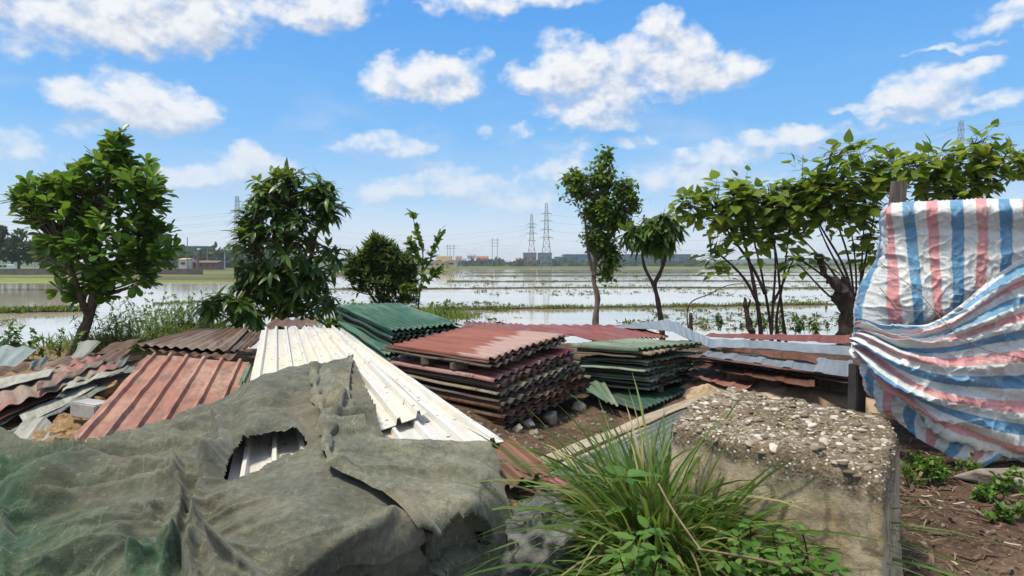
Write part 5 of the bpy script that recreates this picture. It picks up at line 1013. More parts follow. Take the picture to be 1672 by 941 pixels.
tree('broadleaf_shrub', 'broad leaved shrub rising behind the striped tarpaulin', 'shrub', [[(1570, 560, 11.6), (1572, 420, 11.6), (1560, 330, 11.6), (1530, 270, 11.6)], [(1576, 560, 11.6), (1590, 400, 11.6), (1592, 300, 11.6), (1590, 235, 11.6)], [(1580, 560, 11.6), (1610, 330, 11.6), (1640, 290, 11.6), (1662, 262, 11.6)], [(1565, 560, 11.6), (1530, 380, 11.6), (1500, 290, 11.6)], [(1592, 320, 11.6), (1625, 275, 11.6), (1645, 250, 11.6)]], .04,
     [(1498, 262, 36, 14), (1530, 285, 44, 22), (1520, 250, 24, 8), (1590, 225, 34, 12), (1585, 255, 50, 20), (1595, 290, 46, 18), (1640, 245, 30, 16), (1660, 262, 24, 20), (1555, 255, 30, 16), (1560, 310, 60, 12), (1690, 250, 30, 20)],
     11.6, 84, 7, .23, T_BROAD, M['leaf_broad'], M['stem'], 29, up=.9, out=.6, stem_r=.008, surf=.5, deep=.8, fork=(.55, 1), **BR)
def stump():
    g = np.random.default_rng(4); mb = MB()
    def gn(pts, r, n=40, k=16):
        c = curve([PD(*q) for q in pts], n); m2 = MB(); m2.tube(c, np.interp(np.linspace(0, 1, n), np.linspace(0, 1, len(r)), r), k); V = np.vstack(m2.V)
        V = V + np.array([mnoise.noise_vector(Vector(q) * 5) for q in V]) * .09 + np.array([mnoise.noise_vector(Vector(q) * 14) for q in V]) * .03; mb.add(V, m2.F)
    gn([(1384, 575, 12), (1380, 545, 12), (1388, 510, 12), (1376, 480, 12), (1382, 455, 12)], [.19, .15, .19, .15, .09]); gn([(1384, 500, 12), (1372, 475, 11.9), (1362, 462, 11.9), (1350, 452, 11.9)], [.12, .13, .085, .05]); gn([(1356, 462, 11.9), (1345, 438, 11.9), (1336, 416, 11.9)], [.06, .045, .045], 20, 10)
    tag(mb.build('tree_stump', M['stump'], smooth_=True), 'gnarled dark stump with a cut branch beside the striped tarpaulin', 'tree stump')
    mb = MB(); gn([(1232, 575, 12.2), (1226, 530, 12.2), (1222, 508, 12.2), (1214, 490, 12.2)], [.05, .045, .035, .02], 24, 8); gn([(1221, 508, 12.2), (1224, 495, 12.2), (1219, 482, 12.2)], [.03, .025, .012], 12, 6)
    tag(mb.build('dead_stem', M['stem'], smooth_=True), 'broken dead stem standing just in front of the many stemmed shrub', 'dead stem')
    mb = MB(); mb.tube(curve([PD(*q) for q in [(1126, 560, 12), (1124, 500, 12), (1160, 480, 12), (1190, 466, 12), (1225, 464, 12), (1262, 470, 12)]], 30), np.linspace(.014, .006, 30), 5)
    tag(mb.build('bare_twig', M['stem'], smooth_=True), 'thin bare twig arching in front of the water near the grey capping', 'twig')
    mb = MB(); mb.tube(curve([PD(*q) for q in [(1130, 560, 12), (1128, 530, 12), (1128, 512, 12)]], 8), [.035] * 8, 6); tag(mb.build('bank_stake', M['stem'], smooth_=True), 'short dark stake at the water behind the grey ridge capping', 'stake')
stump()
# loose leafy shoots low on the bank
def shoots(label, spots, seed, L, tpl, lm, per=7, hgt=.5, name='bank_weeds', n=60, cat=None, kind='stuff', lean=.35):
    g = np.random.default_rng(seed); mb = MB(); tips = []; ax = []
    for (px, py, z, rx, ry) in spots:
        for k in range(n):
            b = P(px + g.normal(0, rx), py + abs(g.normal(0, ry)) * .3, z); hh = hgt * g.uniform(.35, 1.15); e = b + np.array([g.normal(0, lean) * hh, g.normal(0, lean) * hh, hh])
            c = limb(mb, b, e, .006, .003, g, -.1, 5, 4)
            for f in (2, 3, 4): tips.append(c[f]); ax.append(c[f] - c[f - 1] + g.normal(0, .05, 3))
    tips = np.array(tips); ax = np.array(ax); pos, fr, s, _ = rosettes(tips, ax, per, L, tilt=(30, 90), grav=.2, spread=.04, g=g)
    V, F = instances(tpl[0], tpl[1], pos, fr, s); sv = np.vstack(mb.V); sf = np.array(mb_faces(mb)); k = len(V)
    tag(obj(name, np.vstack([V, sv]), np.vstack([F, sf + k]), [lm, M['stem']], attrs={'rnd': np.r_[np.repeat(g.uniform(0, 1, len(pos)), len(tpl[0])), np.zeros(len(sv))]}, mi=np.r_[np.zeros(len(F)), np.ones(len(sf))]), label, cat, None, kind)
def mb_faces(mb):
    out = []
    for f in mb.F:
        for i in range(1, len(f) - 1): out.append((f[0], f[i], f[i + 1]))
    return out
M['fern'] = leaf_mat('fern_leaf', [(0, (.05, .09, .015)), (.6, (.10, .18, .03)), (1, (.19, .27, .06))], .3, .55, .25)
shoots(None, [(180, 572, 0, 26, 6), (240, 558, 0, 26, 6), (300, 545, 0, 24, 6), (335, 545, 0, 20, 6)], 41, .11, T_NARROW, M['fern'], 6, .55, n=44)
shoots(None, [(280, 530, -.05, 26, 5), (215, 540, -.1, 30, 5), (320, 520, -.1, 20, 5)], 42, .085, T_OVATE, M['weed'], 5, .8, n=26, lean=.25)
shoots(None, [(545, 545, .1, 12, 8), (20, 588, 0, 36, 6), (600, 515, 0, 20, 5), (700, 520, 0, 26, 4)], 43, .10, T_OVATE, M['weed'], 6, .5, n=24)
shoots(None, [(1290, 545, 0, 30, 4), (1330, 545, 0, 22, 4), (1250, 548, 0, 16, 4), (1190, 540, 0, 26, 4)], 44, .10, T_OVATE, M['leaf_dark'], 5, .35, n=9)
g = np.random.default_rng(77)
def grass_patch(spots, L, seed, name='bank_grass', mat='paddyg'):
    g = np.random.default_rng(seed); B = []
    for (px, py, z, rx, ry, n) in spots:
        q = PV(px + g.normal(0, rx, n), py + g.normal(0, ry, n), z); q[:, 2] = z; B.append(q)
    B = np.vstack(B); n = len(B); d = np.stack([g.normal(0, .35, n), g.normal(0, .35, n), np.ones(n)], 1)
    V, F = blades(B, d, L * g.uniform(.4, 1.2, n), L * .06 * g.uniform(.6, 1.5, n), g.uniform(.1, .7, n), 5, g)
    tag(obj(name, V, F, M[mat], attrs={'rnd': np.repeat(g.uniform(0, 1, n), 10)}), kind='stuff')
grass_patch([(735, 521, -.25, 22, 1.5, 900), (700, 514, -.3, 24, 2, 700), (640, 520, -.2, 40, 2, 700), (560, 535, 0, 16, 3, 500), (200, 570, .02, 60, 4, 1500), (320, 548, 0, 40, 4, 1300)], .38, 51)
# ------------------------------------------------------------------ foreground grass, weeds, litter
def clump(name, label, c, n, Lr, seed, lean, spread, W=.011, up=1.0, dr=(.25, 1.0), bias=0.0):
    g = np.random.default_rng(seed); b = np.asarray(c) + np.c_[g.normal(0, spread, n), g.normal(0, spread, n), np.zeros(n)]
    gz = ground_z(b[:, 0], b[:, 1]); b[:, 2] = gz - .01
    d = np.c_[bias + g.normal(0, lean, n) + (b[:, 0] - c[0]) * 2.2, g.normal(0, lean, n) + (b[:, 1] - c[1]) * 2.2, np.full(n, up)]
    L = g.uniform(*Lr, n) * (1 - .25 * np.abs(g.normal(0, .6, n)).clip(0, 1))
    V, F = blades(b, d, L, W * g.uniform(.55, 1.35, n), g.uniform(*dr, n), 9, g)
    rv = g.uniform(0, .9, n); rv[g.uniform(0, 1, n) < .11] = 1.0
    return tag(obj(name, V, F, M['grass'], attrs={'rnd': np.repeat(rv, 18)}), label, 'grass clump')
clump('grass_clump', 'tall tuft of upright grass against the left side of the concrete block', P(1095, 965, 0) + [0, .18, 0], 1300, (.6, 1.35), 61, .15, .12, .021, bias=.09)
clump('grass_clump', 'drooping tuft of long grass nearest the grey sack', P(1075, 1000, 0) + [.06, .1, 0], 700, (.4, .72), 62, .26, .12, .020, 1.0, (.5, 1.2), .12)
clump('grass_clump', 'arching tuft of grass leaning over the front of the concrete block', P(1150, 1010, 0) + [0, .0, 0], 380, (.5, .9), 63, .30, .10, .018, 1.0, (.4, 1.1), -.10)
clump('grass_clump', 'low tuft of grass along the bottom edge, beneath the broad leaved weed', P(1085, 1080, 0), 700, (.35, .65), 64, .45, .15, .017, .8, (.4, 1.2))
def plant(label, base, tips_px, L, tpl, seed, lm='weed', per=6, name='leafy_weed', r=.006, smat='stem'):
    g = np.random.default_rng(seed); root = thing(name, label, 'weed', base); mb = MB(); tp = []; ax = []
    for q in tips_px:
        e = PD(*q); c = limb(mb, np.asarray(base), e, r, r * .5, g, -.08, 8, 6); tp += [c[-1], c[-3]]; ax += [np.array([0, 0, 1.]) + g.normal(0, .25, 3)] * 2
    mb.build('stem', M[smat], root, smooth_=True); tp = np.array(tp); pos, fr, s, _ = rosettes(tp, np.array(ax), per, L, tilt=(55, 95), grav=.15, stem=.02, g=g)
    V, F = instances(tpl[0], tpl[1], pos, fr, s); obj('leaves', V, F, M[lm], root, attrs={'rnd': np.repeat(g.uniform(.2, 1, len(pos)), len(tpl[0]))})
T_WEED = leaf_tpl(.52, 'ovate', .2, .15)
M['redstem'] = simple('reddish_stem', (.07, .025, .014), (.15, .06, .03), 20, .7)
b0 = P(1036, 960, 0) - [0, .05, 0]; dd = b0[1]
plant('single upright weed with a reddish stem and broad pale leaves amid the grass', b0, [(1022, 780, dd - .05)], .135, T_WEED, 71, per=6, r=.010, smat='redstem')
plant('low broad leaved weed at the bottom edge below the reddish stem', P(1040, 1040, 0), [(1040, 885, 2.45), (1075, 905, 2.45), (1010, 905, 2.4), (1060, 870, 2.5)], .075, T_WEED, 72)
plant('bright green creeping weed with small leaves at the foot of the concrete block', P(1300, 1010, 0) - [0, .1, 0], [(1262, 870, 2.5), (1290, 890, 2.45), (1320, 905, 2.42), (1345, 915, 2.42), (1275, 905, 2.4), (1240, 900, 2.42), (1310, 870, 2.5), (1335, 935, 2.35), (1285, 925, 2.35), (1250, 935, 2.35), (1360, 930, 2.4)], .062, T_WEED, 73, per=6)
plant('thin green weed with tiny yellow buds between the creeping weed and the grass', P(1230, 1010, 0), [(1205, 880, 2.45), (1225, 860, 2.5), (1185, 915, 2.4)], .06, T_WEED, 74)
mb = MB(); mb.tube(curve([PD(1075, 790, 2.55), PD(1100, 835, 2.45), PD(1140, 892, 2.35), PD(1148, 898, 2.33), PD(1230, 912, 2.35), PD(1310, 930, 2.36), PD(1370, 948, 2.36)], 40), np.linspace(.004, .006, 40), 6)
tag(mb.build('dry_twig', simple('dry_twig', (.16, .10, .06), (.28, .19, .12), 30, .8), smooth_=True), 'dry brown twig bent through the grass in front of the block', 'twig')
# weeds, straw and pebbles on the bare earth by the block
def litter():
    g = np.random.default_rng(91); n = 4200
    x = g.uniform(1.5, 5.2, n); y = g.uniform(1.9, 6.0, n); k = (x > 1.55 + .33 * (y - 2.0)); x, y = x[k], y[k]; n = len(x)
    a = g.uniform(0, 6.28, n); L = .015 + .10 * g.uniform(0, 1, n) ** 2.2; t = np.linspace(0, 1, 5); bend = g.normal(0, .5, n)
    ang = a[:, None] + bend[:, None] * t[None]; st = L[:, None] / 4; cx = x[:, None] + np.cumsum(np.cos(ang) * st, 1); cy = y[:, None] + np.cumsum(np.sin(ang) * st, 1)
    w = (L * g.uniform(.03, .14, n))[:, None] * (1 - .6 * np.abs(t - .4))[None]; nx_, ny_ = -np.sin(ang) * w, np.cos(ang) * w
    zz = ground_z(cx, cy) + .008 + g.uniform(0, .02, (n, 1)) + .015 * g.normal(0, 1, (n, 1)) * (t[None] - .5)
    V = np.stack([np.stack([cx - nx_, cy - ny_, zz], -1), np.stack([cx + nx_, cy + ny_, zz + .002], -1)], 2).reshape(-1, 3)
    i = (np.arange(n)[:, None] * 10 + np.arange(4)[None] * 2)[..., None]; F = (i + np.array([0, 1, 3, 2])).reshape(-1, 4)
    m = material('straw_and_dead_leaves', lambda q: q.bsdf(q.ramp(q.attr('rnd'), [(0, (.05, .032, .02)), (.55, (.13, .08, .05)), (.9, (.22, .155, .10)), (1, (.42, .36, .29))]), .9))
    tag(obj('leaf_litter', V, F, m, attrs={'rnd': np.repeat(g.uniform(0, 1, n), 10)}), kind='stuff')
    n = 420; x = g.uniform(1.4, 5, n); y = g.uniform(2, 6.5, n); q = np.c_[x, y, ground_z(x, y)]; s_ = g.uniform(.005, .02, n)
    V, F = instances(ICO1[0], ICO1[1], q, rotset(n, g), s_[:, None] * g.uniform(.5, 1.2, (n, 3)))
    tag(obj('gravel', V, F, M['stone']), kind='stuff')
    n = 160; x = g.uniform(-.6, 1.3, n); y = g.uniform(5.2, 7.2, n); q = np.c_[x, y, ground_z(x, y)]; s_ = g.uniform(.008, .035, n)
    V, F = instances(ICO1[0], ICO1[1], q, rotset(n, g), s_[:, None] * g.uniform(.5, 1.2, (n, 3)))
    tag(obj('gravel', V, F, M['stone']), kind='stuff')
litter()
shoots(None, [(1515, 790, 0, 22, 12), (1560, 775, 0, 26, 10), (1500, 765, 0, 10, 10)], 45, .045, T_OVATE, M['weed'], 5, .13, name='ground_weeds', n=12)
shoots(None, [(1620, 815, 0, 24, 12), (1655, 850, 0, 20, 14), (1640, 800, 0, 24, 8)], 46, .05, T_OVATE, M['weed'], 5, .12, name='ground_weeds', n=9)
def slab():
    V, F = rock((.55, .3, .10), 77, ICO3, .2); q = P(1645, 790, .03); tag(obj('stone_slab', V + q + np.array([.15, .1, 0]), F, M['stone']), 'flat grey stone slab in the weeds under the striped tarpaulin', 'stone slab')
slab()
# ------------------------------------------------------------------ far shore
FZ = -.35
M['lattice'] = simple('lattice_steel', (.16, .17, .18), (.26, .27, .28), 2, .7)
M['lattice_red'] = simple('lattice_red', (.32, .12, .08), (.40, .17, .12), 2, .7)
M['bluewall'] = simple('blue_cladding', (.035, .15, .23), (.05, .19, .28), .15, .6, 0, .001, (8, 8, .2))
M['blueroof'] = simple('blue_roof', (.05, .17, .25), (.07, .22, .30), .2, .6)
M['pane'] = material('window_glass', lambda g: g.bsdf((.03, .04, .05), .1))
M['cream'] = simple('cream_wall', (.52, .42, .24), (.62, .52, .33), .3, .8)
M['housewall'] = simple('pale_wall', (.50, .47, .43), (.62, .60, .56), .3, .8)
M['ochrewall'] = simple('ochre_wall', (.50, .34, .16), (.58, .42, .22), .3, .8)
M['redtile'] = simple('red_tile', (.26, .09, .06), (.36, .14, .10), .8, .8)
M['greytile'] = simple('grey_roof', (.22, .23, .25), (.32, .33, .35), .8, .8)
M['brick'] = simple('red_brick', (.14, .085, .07), (.20, .125, .10), .6, .9)
M['darkwall'] = simple('dark_wall', (.10, .09, .08), (.17, .155, .14), 1, .9)
M['greenroof'] = simple('green_roof', (.02, .10, .08), (.03, .14, .11), .4, .6)
def pylon(label, px, ytop, ybase, dep, arms, wtop, wbase, red=0.0, grp=None):
    b = PD(px, ybase, dep); b[2] = FZ; t = PD(px, ytop, dep); hh = t[2] - b[2]; s = dep / FPX; root = thing('lattice_pylon', label, 'pylon', b, grp)
    lv = np.r_[np.linspace(0, .55, 6), np.linspace(.62, 1, 7)]; wd = np.interp(lv, [0, .45, .9, 1], [wbase * s, wbase * s * .42, wtop * s, wtop * s * .8]); r = .115 * s / .38
    def ring(k): w = wd[k]; z = b[2] + lv[k] * hh; return [np.array([b[0] + sx * w, b[1] + sy * w, z]) for sx, sy in ((-1, -1), (1, -1), (1, 1), (-1, 1))]
    mb = MB(); mr = MB()
    for k in range(len(lv) - 1):
        a, c = ring(k), ring(k + 1)
        for i in range(4):
            j = (i + 1) % 4; m_ = mr if lv[k] < red else mb
            m_.bar(a[i], c[i], r, 4); m_.bar(a[i], c[j], r * .6, 3); m_.bar(a[j], c[i], r * .6, 3); m_.bar(c[i], c[j], r * .6, 3)
    mb.build('lattice_tower', M['lattice'], root)
    if mr.n: mr.build('red_lattice_foot', M['lattice_red'], root)
    ends = []
    for (ya, hw) in arms:
        p_ = PD(px, ya, dep); z = p_[2]; hw *= s; w = wd[-3]; m_ = MB(); m_.bar((b[0] - hw * .98, b[1], z), (b[0] + hw * .98, b[1], z), r * .7, 4)
        for sx in (-1, 1):
            e = np.array([b[0] + sx * hw, b[1], z])
            for sy in (-1, 1): m_.bar(np.array([b[0] + sx * w * .4, b[1] + sy * w * .6, z + .6 * s * 2]), e, r * .7, 4); m_.bar(np.array([b[0] + sx * w * .4, b[1] + sy * w * .6, z - .4 * s]), e, r * .7, 4)
            m_.bar(e, e - np.array([0, 0, 2.6 * s]), r * .8, 4); ends.append(e - np.array([0, 0, 2.6 * s]))
        m_.build('cross_arm', M['lattice'], root)
    return ends
eA = pylon('smaller of the two lattice pylons standing beyond the paddy', 868, 350, 441, 430, [(366, 7.5), (371, 6), (381, 9), (393, 6)], 2.0, 8.5, .26)
eB = pylon('taller of the two lattice pylons standing beyond the paddy', 892, 332, 441, 400, [(349, 8), (361, 9.5), (375, 9.5), (388, 10)], 2.2, 9.5)
eC = pylon('distant lattice pylon behind the dense mango tree', 389, 321, 440, 380, [(345, 10), (358, 11), (372, 11)], 2.5, 10)
eD = pylon('lattice pylon top showing above the shrub behind the striped tarpaulin', 1563, 197, 452, 150, [(203, 4), (212, 6), (226, 6)], 3.0, 9)
def hframe(label, pxs, ytop, dep, xb):
    root = thing('power_pole', label, 'power pole', (PD(pxs[0], 440, dep)[0], dep, FZ)); s = dep / FPX; tops = []
    for px in pxs:
        a = PD(px, 440, dep); a[2] = FZ; t = PD(px, ytop, dep); MB().bar(a, t, .45 * s, 6).build('pole', M['lattice'], root); tops.append(t)
    for yy in xb:
        a, c = PD(pxs[0] - 3, yy, dep), PD(pxs[-1] + 3, yy, dep); MB().bar(a, c, .35 * s, 4).build('crossbar', M['lattice'], root)
    return [PD(pxs[0] - 3, y_, dep) for y_ in xb] + [PD(pxs[-1] + 3, y_, dep) for y_ in xb]
h1 = hframe('twin distant poles joined by crossbars, left of the lattice pylons', [804, 812], 389, 560, [392, 397, 402])
h2 = hframe('three distant poles side by side beyond the cream building', [731, 735, 741], 399, 640, [402, 406])
wn = [0]
def wire(a, b, sag, r, label, grp='power lines across the sky'):
    t = np.linspace(0, 1, 30)[:, None]; c = np.asarray(a) * (1 - t) + np.asarray(b) * t; c[:, 2] -= sag * 4 * (t * (1 - t))[:, 0]
    tag(MB().tube(c, r * .62, 4, False).build('power_line', M['wire'], None, smooth_=True), label, 'power line', grp)
for k, e in enumerate(eB):
    if k % 2: wire(e, PD(1560, [340, 358, 380, 404][k // 2] , 300), 5, .055, 'power line running from the taller pylon past the shrubs', 'power lines from the taller pylon')
for k, e in enumerate(eA):
    if k % 2 == 0 and k // 2 < 3: wire(e, h1[3 + k // 2], 9, .06, 'power line sagging from the smaller pylon to the twin poles', 'power lines to the twin poles')
for k in range(2): wire(h1[k], h2[2 + k], 6, .07, 'power line sagging between the twin poles and the three poles', 'power lines to the three poles')
for k, y_ in enumerate([352, 365, 380]):
    wire(eC[2 * k], PD(-120, y_ + 4, 330), 4, .06, 'power line crossing behind the leaning tree', 'power lines crossing to the mango tree'); wire(eC[2 * k] + [0, 6, -.9], PD(-120, y_ + 8, 336), 4, .05, 'power line crossing behind the leaning tree', 'power lines crossing to the mango tree')
    wire(eC[2 * k + 1], eA[2 * k], 10, .05, 'power line passing behind the dark bush', 'power lines behind the dark bush')
for k, (e, ty, td) in enumerate(((eD[0], 236, 260), (eD[1], 238, 260), (eD[2], 262, 260))): wire(e, PD(1340, ty + 8 * k, td), 2.0, .030, 'power line running from the high pylon over the wide shrub', 'power lines from the high pylon')
for k, (e, ty) in enumerate(((eD[1], 184), (eD[1] + [0, 0, -.6], 188))): wire(e, PD(1800, ty - 14, 110), 1.0, .026, 'power line leaving the high pylon towards the frame edge', 'power lines at the frame edge')
# ---- buildings
def building(name, label, px0, px1, ytop, dep, wallm, depth=30, roofm=None, rise=0.0, wins=0, cat='building', base=438, grp=None, winm=None):
    a, c = PD(px0, base, dep), PD(px1, base, dep); z1 = PD(px0, ytop, dep)[2]; w = c[0] - a[0]; h = z1 - FZ; cx = (a[0] + c[0]) / 2; root = thing(name, label, cat, (cx, dep, FZ), grp)
    MB().box((cx, dep + depth / 2, FZ + h / 2), (w, depth, h)).build('wall', wallm, root)
    if roofm is not None:
        e = w * .03 + .2; m_ = MB(); y0, y1 = dep - .5, dep + depth + .5; r_ = rise
        if r_ > 0: m_.add([(cx - w / 2 - e, y0, z1 + .02), (cx + w / 2 + e, y0, z1 + .02), (cx + w / 2 + e, y1, z1 + .02), (cx - w / 2 - e, y1, z1 + .02), (cx - w / 2 - e, (y0 + y1) / 2, z1 + r_), (cx + w / 2 + e, (y0 + y1) / 2, z1 + r_)], [(0, 3, 2, 1), (0, 1, 5, 4), (2, 3, 4, 5), (1, 2, 5), (3, 0, 4)])
        else: m_.box((cx, dep + depth / 2, z1 + .25), (w + e, depth + e, .5))
        m_.build('roof', roofm, root)
    for k in range(wins):
        ww = w / (wins * 2); MB().box((cx - w / 2 + (k + .5) * w / wins, dep - .05, FZ + h * .62), (ww, .14, h * .22)).build('window', winm or M['pane'], root)
    return root
building('warehouse', 'long blue warehouse with a flat roof behind the slender tree', 925, 1128, 416, 720, M['bluewall'], 60, M['blueroof'], 0, 8)
building('warehouse', 'lower blue warehouse wing at the end of the long one', 908, 925, 420, 716, M['bluewall'], 40, M['blueroof'], 0, 1)
building('warehouse', 'short blue warehouse just left of the smaller lattice pylon', 855, 876, 413.5, 700, M['bluewall'], 40, M['blueroof'], 0, 2)
building('warehouse', 'short blue warehouse between the two lattice pylons', 880, 901, 413.5, 705, M['bluewall'], 40, M['blueroof'], 0, 2)
building('low_shed', 'pale low shed in front of the long blue warehouse', 925, 985, 431, 690, M['housewall'], 12, M['greytile'], 1.5, 4)
building('low_shed', 'pale low shed before the far end of the long warehouse', 1040, 1128, 431.5, 690, M['housewall'], 12, M['greytile'], 1.5, 5)
building('cream_building', 'cream coloured stepped building beside the thin sapling', 700, 728, 428, 330, M['cream'], 12, M['cream'], 0, 3)
building('cream_building', 'cream block joined to the stepped building, nearer the three poles', 728, 745, 426, 332, M['cream'], 10, M['cream'], 0, 1)
building('cream_building', 'upper storey of cream hue set back on the stepped building', 712, 736, 420, 336, M['cream'], 8, M['cream'], 0, 2)
for k, (x0, x1, yt, d_, wm, rm, lb) in enumerate([(744, 753, 421, 760, 'housewall', 'redtile', 'small pale house with red roof, nearest the cream building'), (755, 760, 424, 800, 'housewall', 'greytile', 'tiny pale house between two red roofed ones'), (763, 776, 418, 780, 'housewall', 'greytile', 'tallest pale house with grey roof in the village'), (764, 784, 426, 720, 'housewall', 'greytile', 'wide pale house with grey roof at the village front'),
        (778, 784, 421, 790, 'housewall', 'redtile', 'narrow pale house with red roof beside the tallest house'), (785, 797, 421, 770, 'ochrewall', 'redtile', 'ochre house with red roof in the village'), (786, 795, 426, 720, 'ochrewall', 'redtile', 'smaller ochre house in front of the village'), (842, 849, 424, 820, 'brick', 'redtile', 'brick red house just left of the blue warehouses'), (825, 829, 428, 750, 'housewall', 'greytile', 'white hut among trees left of the pylons')]):
    building('village_house', lb, x0, x1, yt, d_, M[wm], 10, M[rm], 2.2, 2, 'house')
building('brick_ruin', 'red brick building under the long green roof', 305, 353, 429, 240, M['brick'], 8, M['brick'], .8, 5)
building('brick_ruin', 'small pale shed beside the red brick building', 292, 306, 424, 236, M['housewall'], 6, M['ochrewall'], .5, 1)
def canopy():
    root = thing('canopy', 'long dark green canopy roof raised on a mast above the trees', 'canopy', (PD(318, 440, 250)[0], 250, FZ)); a, c = PD(282, 404, 250), PD(343, 404, 250)
    MB().box((a + c) / 2, (c[0] - a[0], 5, .8)).build('roof', M['greenroof'], root)
    for px in (290, 316, 338): t = PD(px, 405, 250); b = t.copy(); b[2] = FZ; MB().bar(b, t, .16, 6).build('column', M['galv'], root)
canopy()
for k, (px, yt, d_, mt, lb) in enumerate([(306, 388, 235, 'lattice', 'tall thin mast by the long green canopy'), (323, 414, 230, 'brick', 'reddish chimney stack left of the mango tree'), (367, 411, 230, 'pole', 'pale concrete pole between the chimney and the mango tree'), (74, 431, 120, 'pole', 'pale fence pole at the left shore')]):
    b = PD(px, 440, d_); b[2] = FZ; t = PD(px, yt, d_); MB().tube([b, t], [.22 if k != 1 else .5, .14 if k != 1 else .42], 8).build('pole', M[mt]); o = bpy.data.objects[-1] if False else None
    tag(col.objects[-1], lb, 'pole')
def lamp():
    b = PD(57, 440, 125); b[2] = FZ; t = PD(56, 430, 125); root = thing('street_lamp', 'white street lamp with a bent arm by the left trees', 'street lamp', b)
    MB().tube([b, t], [.12, .09], 8).build('pole', M['pole'], root); MB().tube([t, t + np.array([.5, 0, .1]), t + np.array([.9, 0, 0])], .06, 6).build('arm', M['pole'], root); MB().box(t + np.array([1.0, 0, 0]), (.35, .16, .1)).build('lamp_head', M['pole'], root)
lamp()
def van():
    c = PD(11, 439, 128); c[2] = FZ + .22; root = thing('parked_van', 'white and green van parked by the far trees', 'van', (c[0], c[1], FZ))
    prof = [(-1.15, .25), (1.15, .25), (1.15, .95), (.85, 1.65), (.6, 1.75), (-.9, 1.75), (-1.12, 1.5)]
    w = .85; n = len(prof); V = [(c[0] + x * 1.05, c[1] - w, FZ + .2 + z) for x, z in prof] + [(c[0] + x * 1.05, c[1] + w, FZ + .2 + z) for x, z in prof]
    F = [tuple(range(n)), tuple(range(2 * n - 1, n - 1, -1))] + [(i, n + i, n + (i + 1) % n, (i + 1) % n) for i in range(n)]
    obj('body', V, F, simple('van_paint', (.55, .62, .52), (.62, .68, .58), 1, .4), root, smooth_=False)
    for x in (-.5, .3): MB().box((c[0] + x, c[1] - w - .01, FZ + 1.6), (.65, .04, .4)).build('window', M['pane'], root)
    MB().box((c[0] + .55, c[1] - w - .015, FZ + .85), (1.2, .03, .35)).build('green_panel', simple('green_panel', (.10, .30, .06), (.12, .36, .08), 1, .5), root)
    for x in (-.7, .7):
        V_, F_ = [], []; m_ = MB(); m_.tube([(c[0] + x, c[1] - w - .02, FZ + .3), (c[0] + x, c[1] - w + .2, FZ + .3)], [.3, .3], 12); m_.build('wheel', M['darkcloth'], root)
van()
building('boundary_wall', 'low grey boundary wall at the left shore', -60, 330, 439.0, 118, M['darkwall'], .3, None, 0, 0, 'wall', 440)
# ---- far trees
M['farleaf'] = leaf_mat('far_foliage', [(0, (.020, .050, .016)), (.6, (.040, .085, .024)), (1, (.075, .13, .035))], .15, .7, .2)
def clumps(ells, dep, n, size, seed, deep=.8):
    g = np.random.default_rng(seed); pts, out = crown_points(ells, dep, n, g, deep, .4)
    d = out / (np.linalg.norm(out, axis=1)[:, None] + 1e-6) + g.normal(0, .6, (n, 3)); up = g.normal(0, 1, (n, 3))
    return instances(T_OVATE[0], T_OVATE[1], pts, frames(d, up), size * g.uniform(.6, 1.4, n)), g.uniform(0, 1, n)
def fartree(label, px, ytop, ybase, dep, ells, n, size, seed, grp=None, name='far_tree'):
    b = PD(px, ybase, dep); b[2] = FZ - .1; root = thing(name, label, 'tree', b, grp); t = PD(px, (ytop + ybase) / 2, dep)
    MB().tube([b, (b + t) / 2 + [.1, 0, 0], t], np.array([.3, .22, .1]) * dep / 130, 7).build('trunk', M['bark'], root, smooth_=True)
    (V, F), r = clumps(ells, dep, n, size, seed); obj('crown', V, F, M['farleaf'], root, attrs={'rnd': np.repeat(r, len(T_OVATE[0]))})
for k, (px, yt, e, lb) in enumerate([(-8, 365, [(-8, 385, 14, 16), (-14, 405, 24, 18), (2, 378, 8, 8)], 'tall tree at the edge behind the van'), (30, 375, [(30, 388, 12, 12), (26, 405, 26, 16), (12, 415, 20, 12), (40, 420, 22, 10)], 'tree with layered crown right above the van'), (66, 385, [(62, 405, 18, 16), (74, 420, 20, 10)], 'round crowned tree behind the street lamp'), (92, 385, [(95, 400, 20, 18), (100, 420, 22, 12)], 'tree partly hidden by the leaning tree')]):
    fartree(lb, px, yt, 440, 135 + 6 * k, e, 900, .9, 100 + k)
g = np.random.default_rng(15)
for k in range(46):                        # rows of trees at the foot of the village and the sheds
    px = 748 + k * 14.5 + g.normal(0, 5); hgt = g.uniform(7, 13) if px < 1130 else g.uniform(5, 8)
    dep = g.uniform(600, 680) if px < 1130 else g.uniform(760, 880); yt = 440 - hgt - (4 if 820 < px < 850 else 0)
    if 985 < px < 1035: yt += 3
    w = g.uniform(8, 14); fartree('hazy tree in the row beyond the paddy', px, yt, 440, dep, [(px, 440 - hgt * .55, w, hgt * .5), (px + w * .4, 440 - hgt * .45, w * .7, hgt * .4)], 120, 5.0, 200 + k, 'hazy trees in the row beyond the paddy')
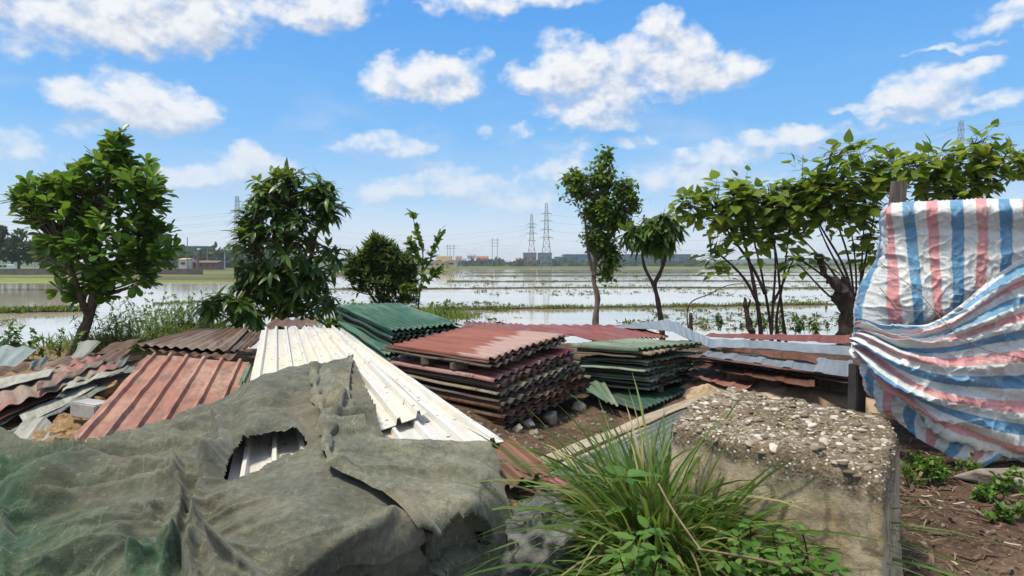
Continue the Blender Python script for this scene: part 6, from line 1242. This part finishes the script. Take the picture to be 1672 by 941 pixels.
for k in range(22):
    px = 255 + k * 8.5 + g.normal(0, 2); hgt = 26 + 7 * math.sin((px - 250) / 60) + g.normal(0, 2)
    if px > 690: continue
    dep = g.uniform(330, 380); fartree('tree of the wooded rise behind the brick building', px, 440 - hgt, 440, dep, [(px, 440 - hgt * .6, 15, hgt * .42), (px + 4, 440 - hgt * .35, 16, hgt * .35)], 260, 2.6, 300 + k, 'trees of the wooded rise')
def hill(name, px0, px1, top, dep, seed, mat):
    n = 120; px = np.linspace(px0, px1, n); yt = np.interp(px, [q[0] for q in top], [q[1] for q in top]) + 1.2 * fbm(px * .06, px * 0, 4, seed)
    rows = []
    for f, dd in ((0, -60), (.55, -30), (.9, -8), (1, 0), (.6, 60), (0, 160)):
        b = np.array([PD(a, 440, dep) for a in px]); t = np.array([PD(a, c, dep)[2] for a, c in zip(px, yt)]); b[:, 2] = FZ - 1 + (t - FZ + 1) * f; b[:, 1] += dd; rows.append(b)
    tag(obj(name, np.stack(rows).reshape(-1, 3), gridfaces(n, 6), mat), kind='structure')
M['hill'] = simple('wooded_hill', (.025, .06, .02), (.05, .10, .03), .06, .95, 1, 2.0)
hill('hills', 690, 1900, [(690, 436), (760, 426), (850, 428), (1000, 430), (1130, 426), (1200, 424), (1290, 421), (1400, 424), (1700, 425), (1900, 428)], 1300, 4, M['hill'])
hill('hills', 100, 760, [(100, 430), (260, 420), (330, 412), (420, 414), (560, 425), (700, 432), (760, 438)], 620, 6, M['hill'])
hill('hills', -500, 300, [(-500, 425), (-200, 424), (0, 424), (150, 428), (300, 434)], 700, 9, M['hill'])
if HAZE > 0:
    def hz(t):
        pass
    m = bpy.data.materials.new('haze'); m.use_nodes = True; nt = m.node_tree; nt.nodes.clear(); o_ = nt.nodes.new('ShaderNodeOutputMaterial'); v_ = nt.nodes.new('ShaderNodeVolumePrincipled')
    v_.inputs['Color'].default_value = (.82, .90, 1.0, 1); v_.inputs['Density'].default_value = HAZE; nt.links.new(v_.outputs[0], o_.inputs['Volume'])
    b = MB().box((0, 1950, 34), (5200, 4000, 74)); tag(b.build('haze', m), kind='stuff')
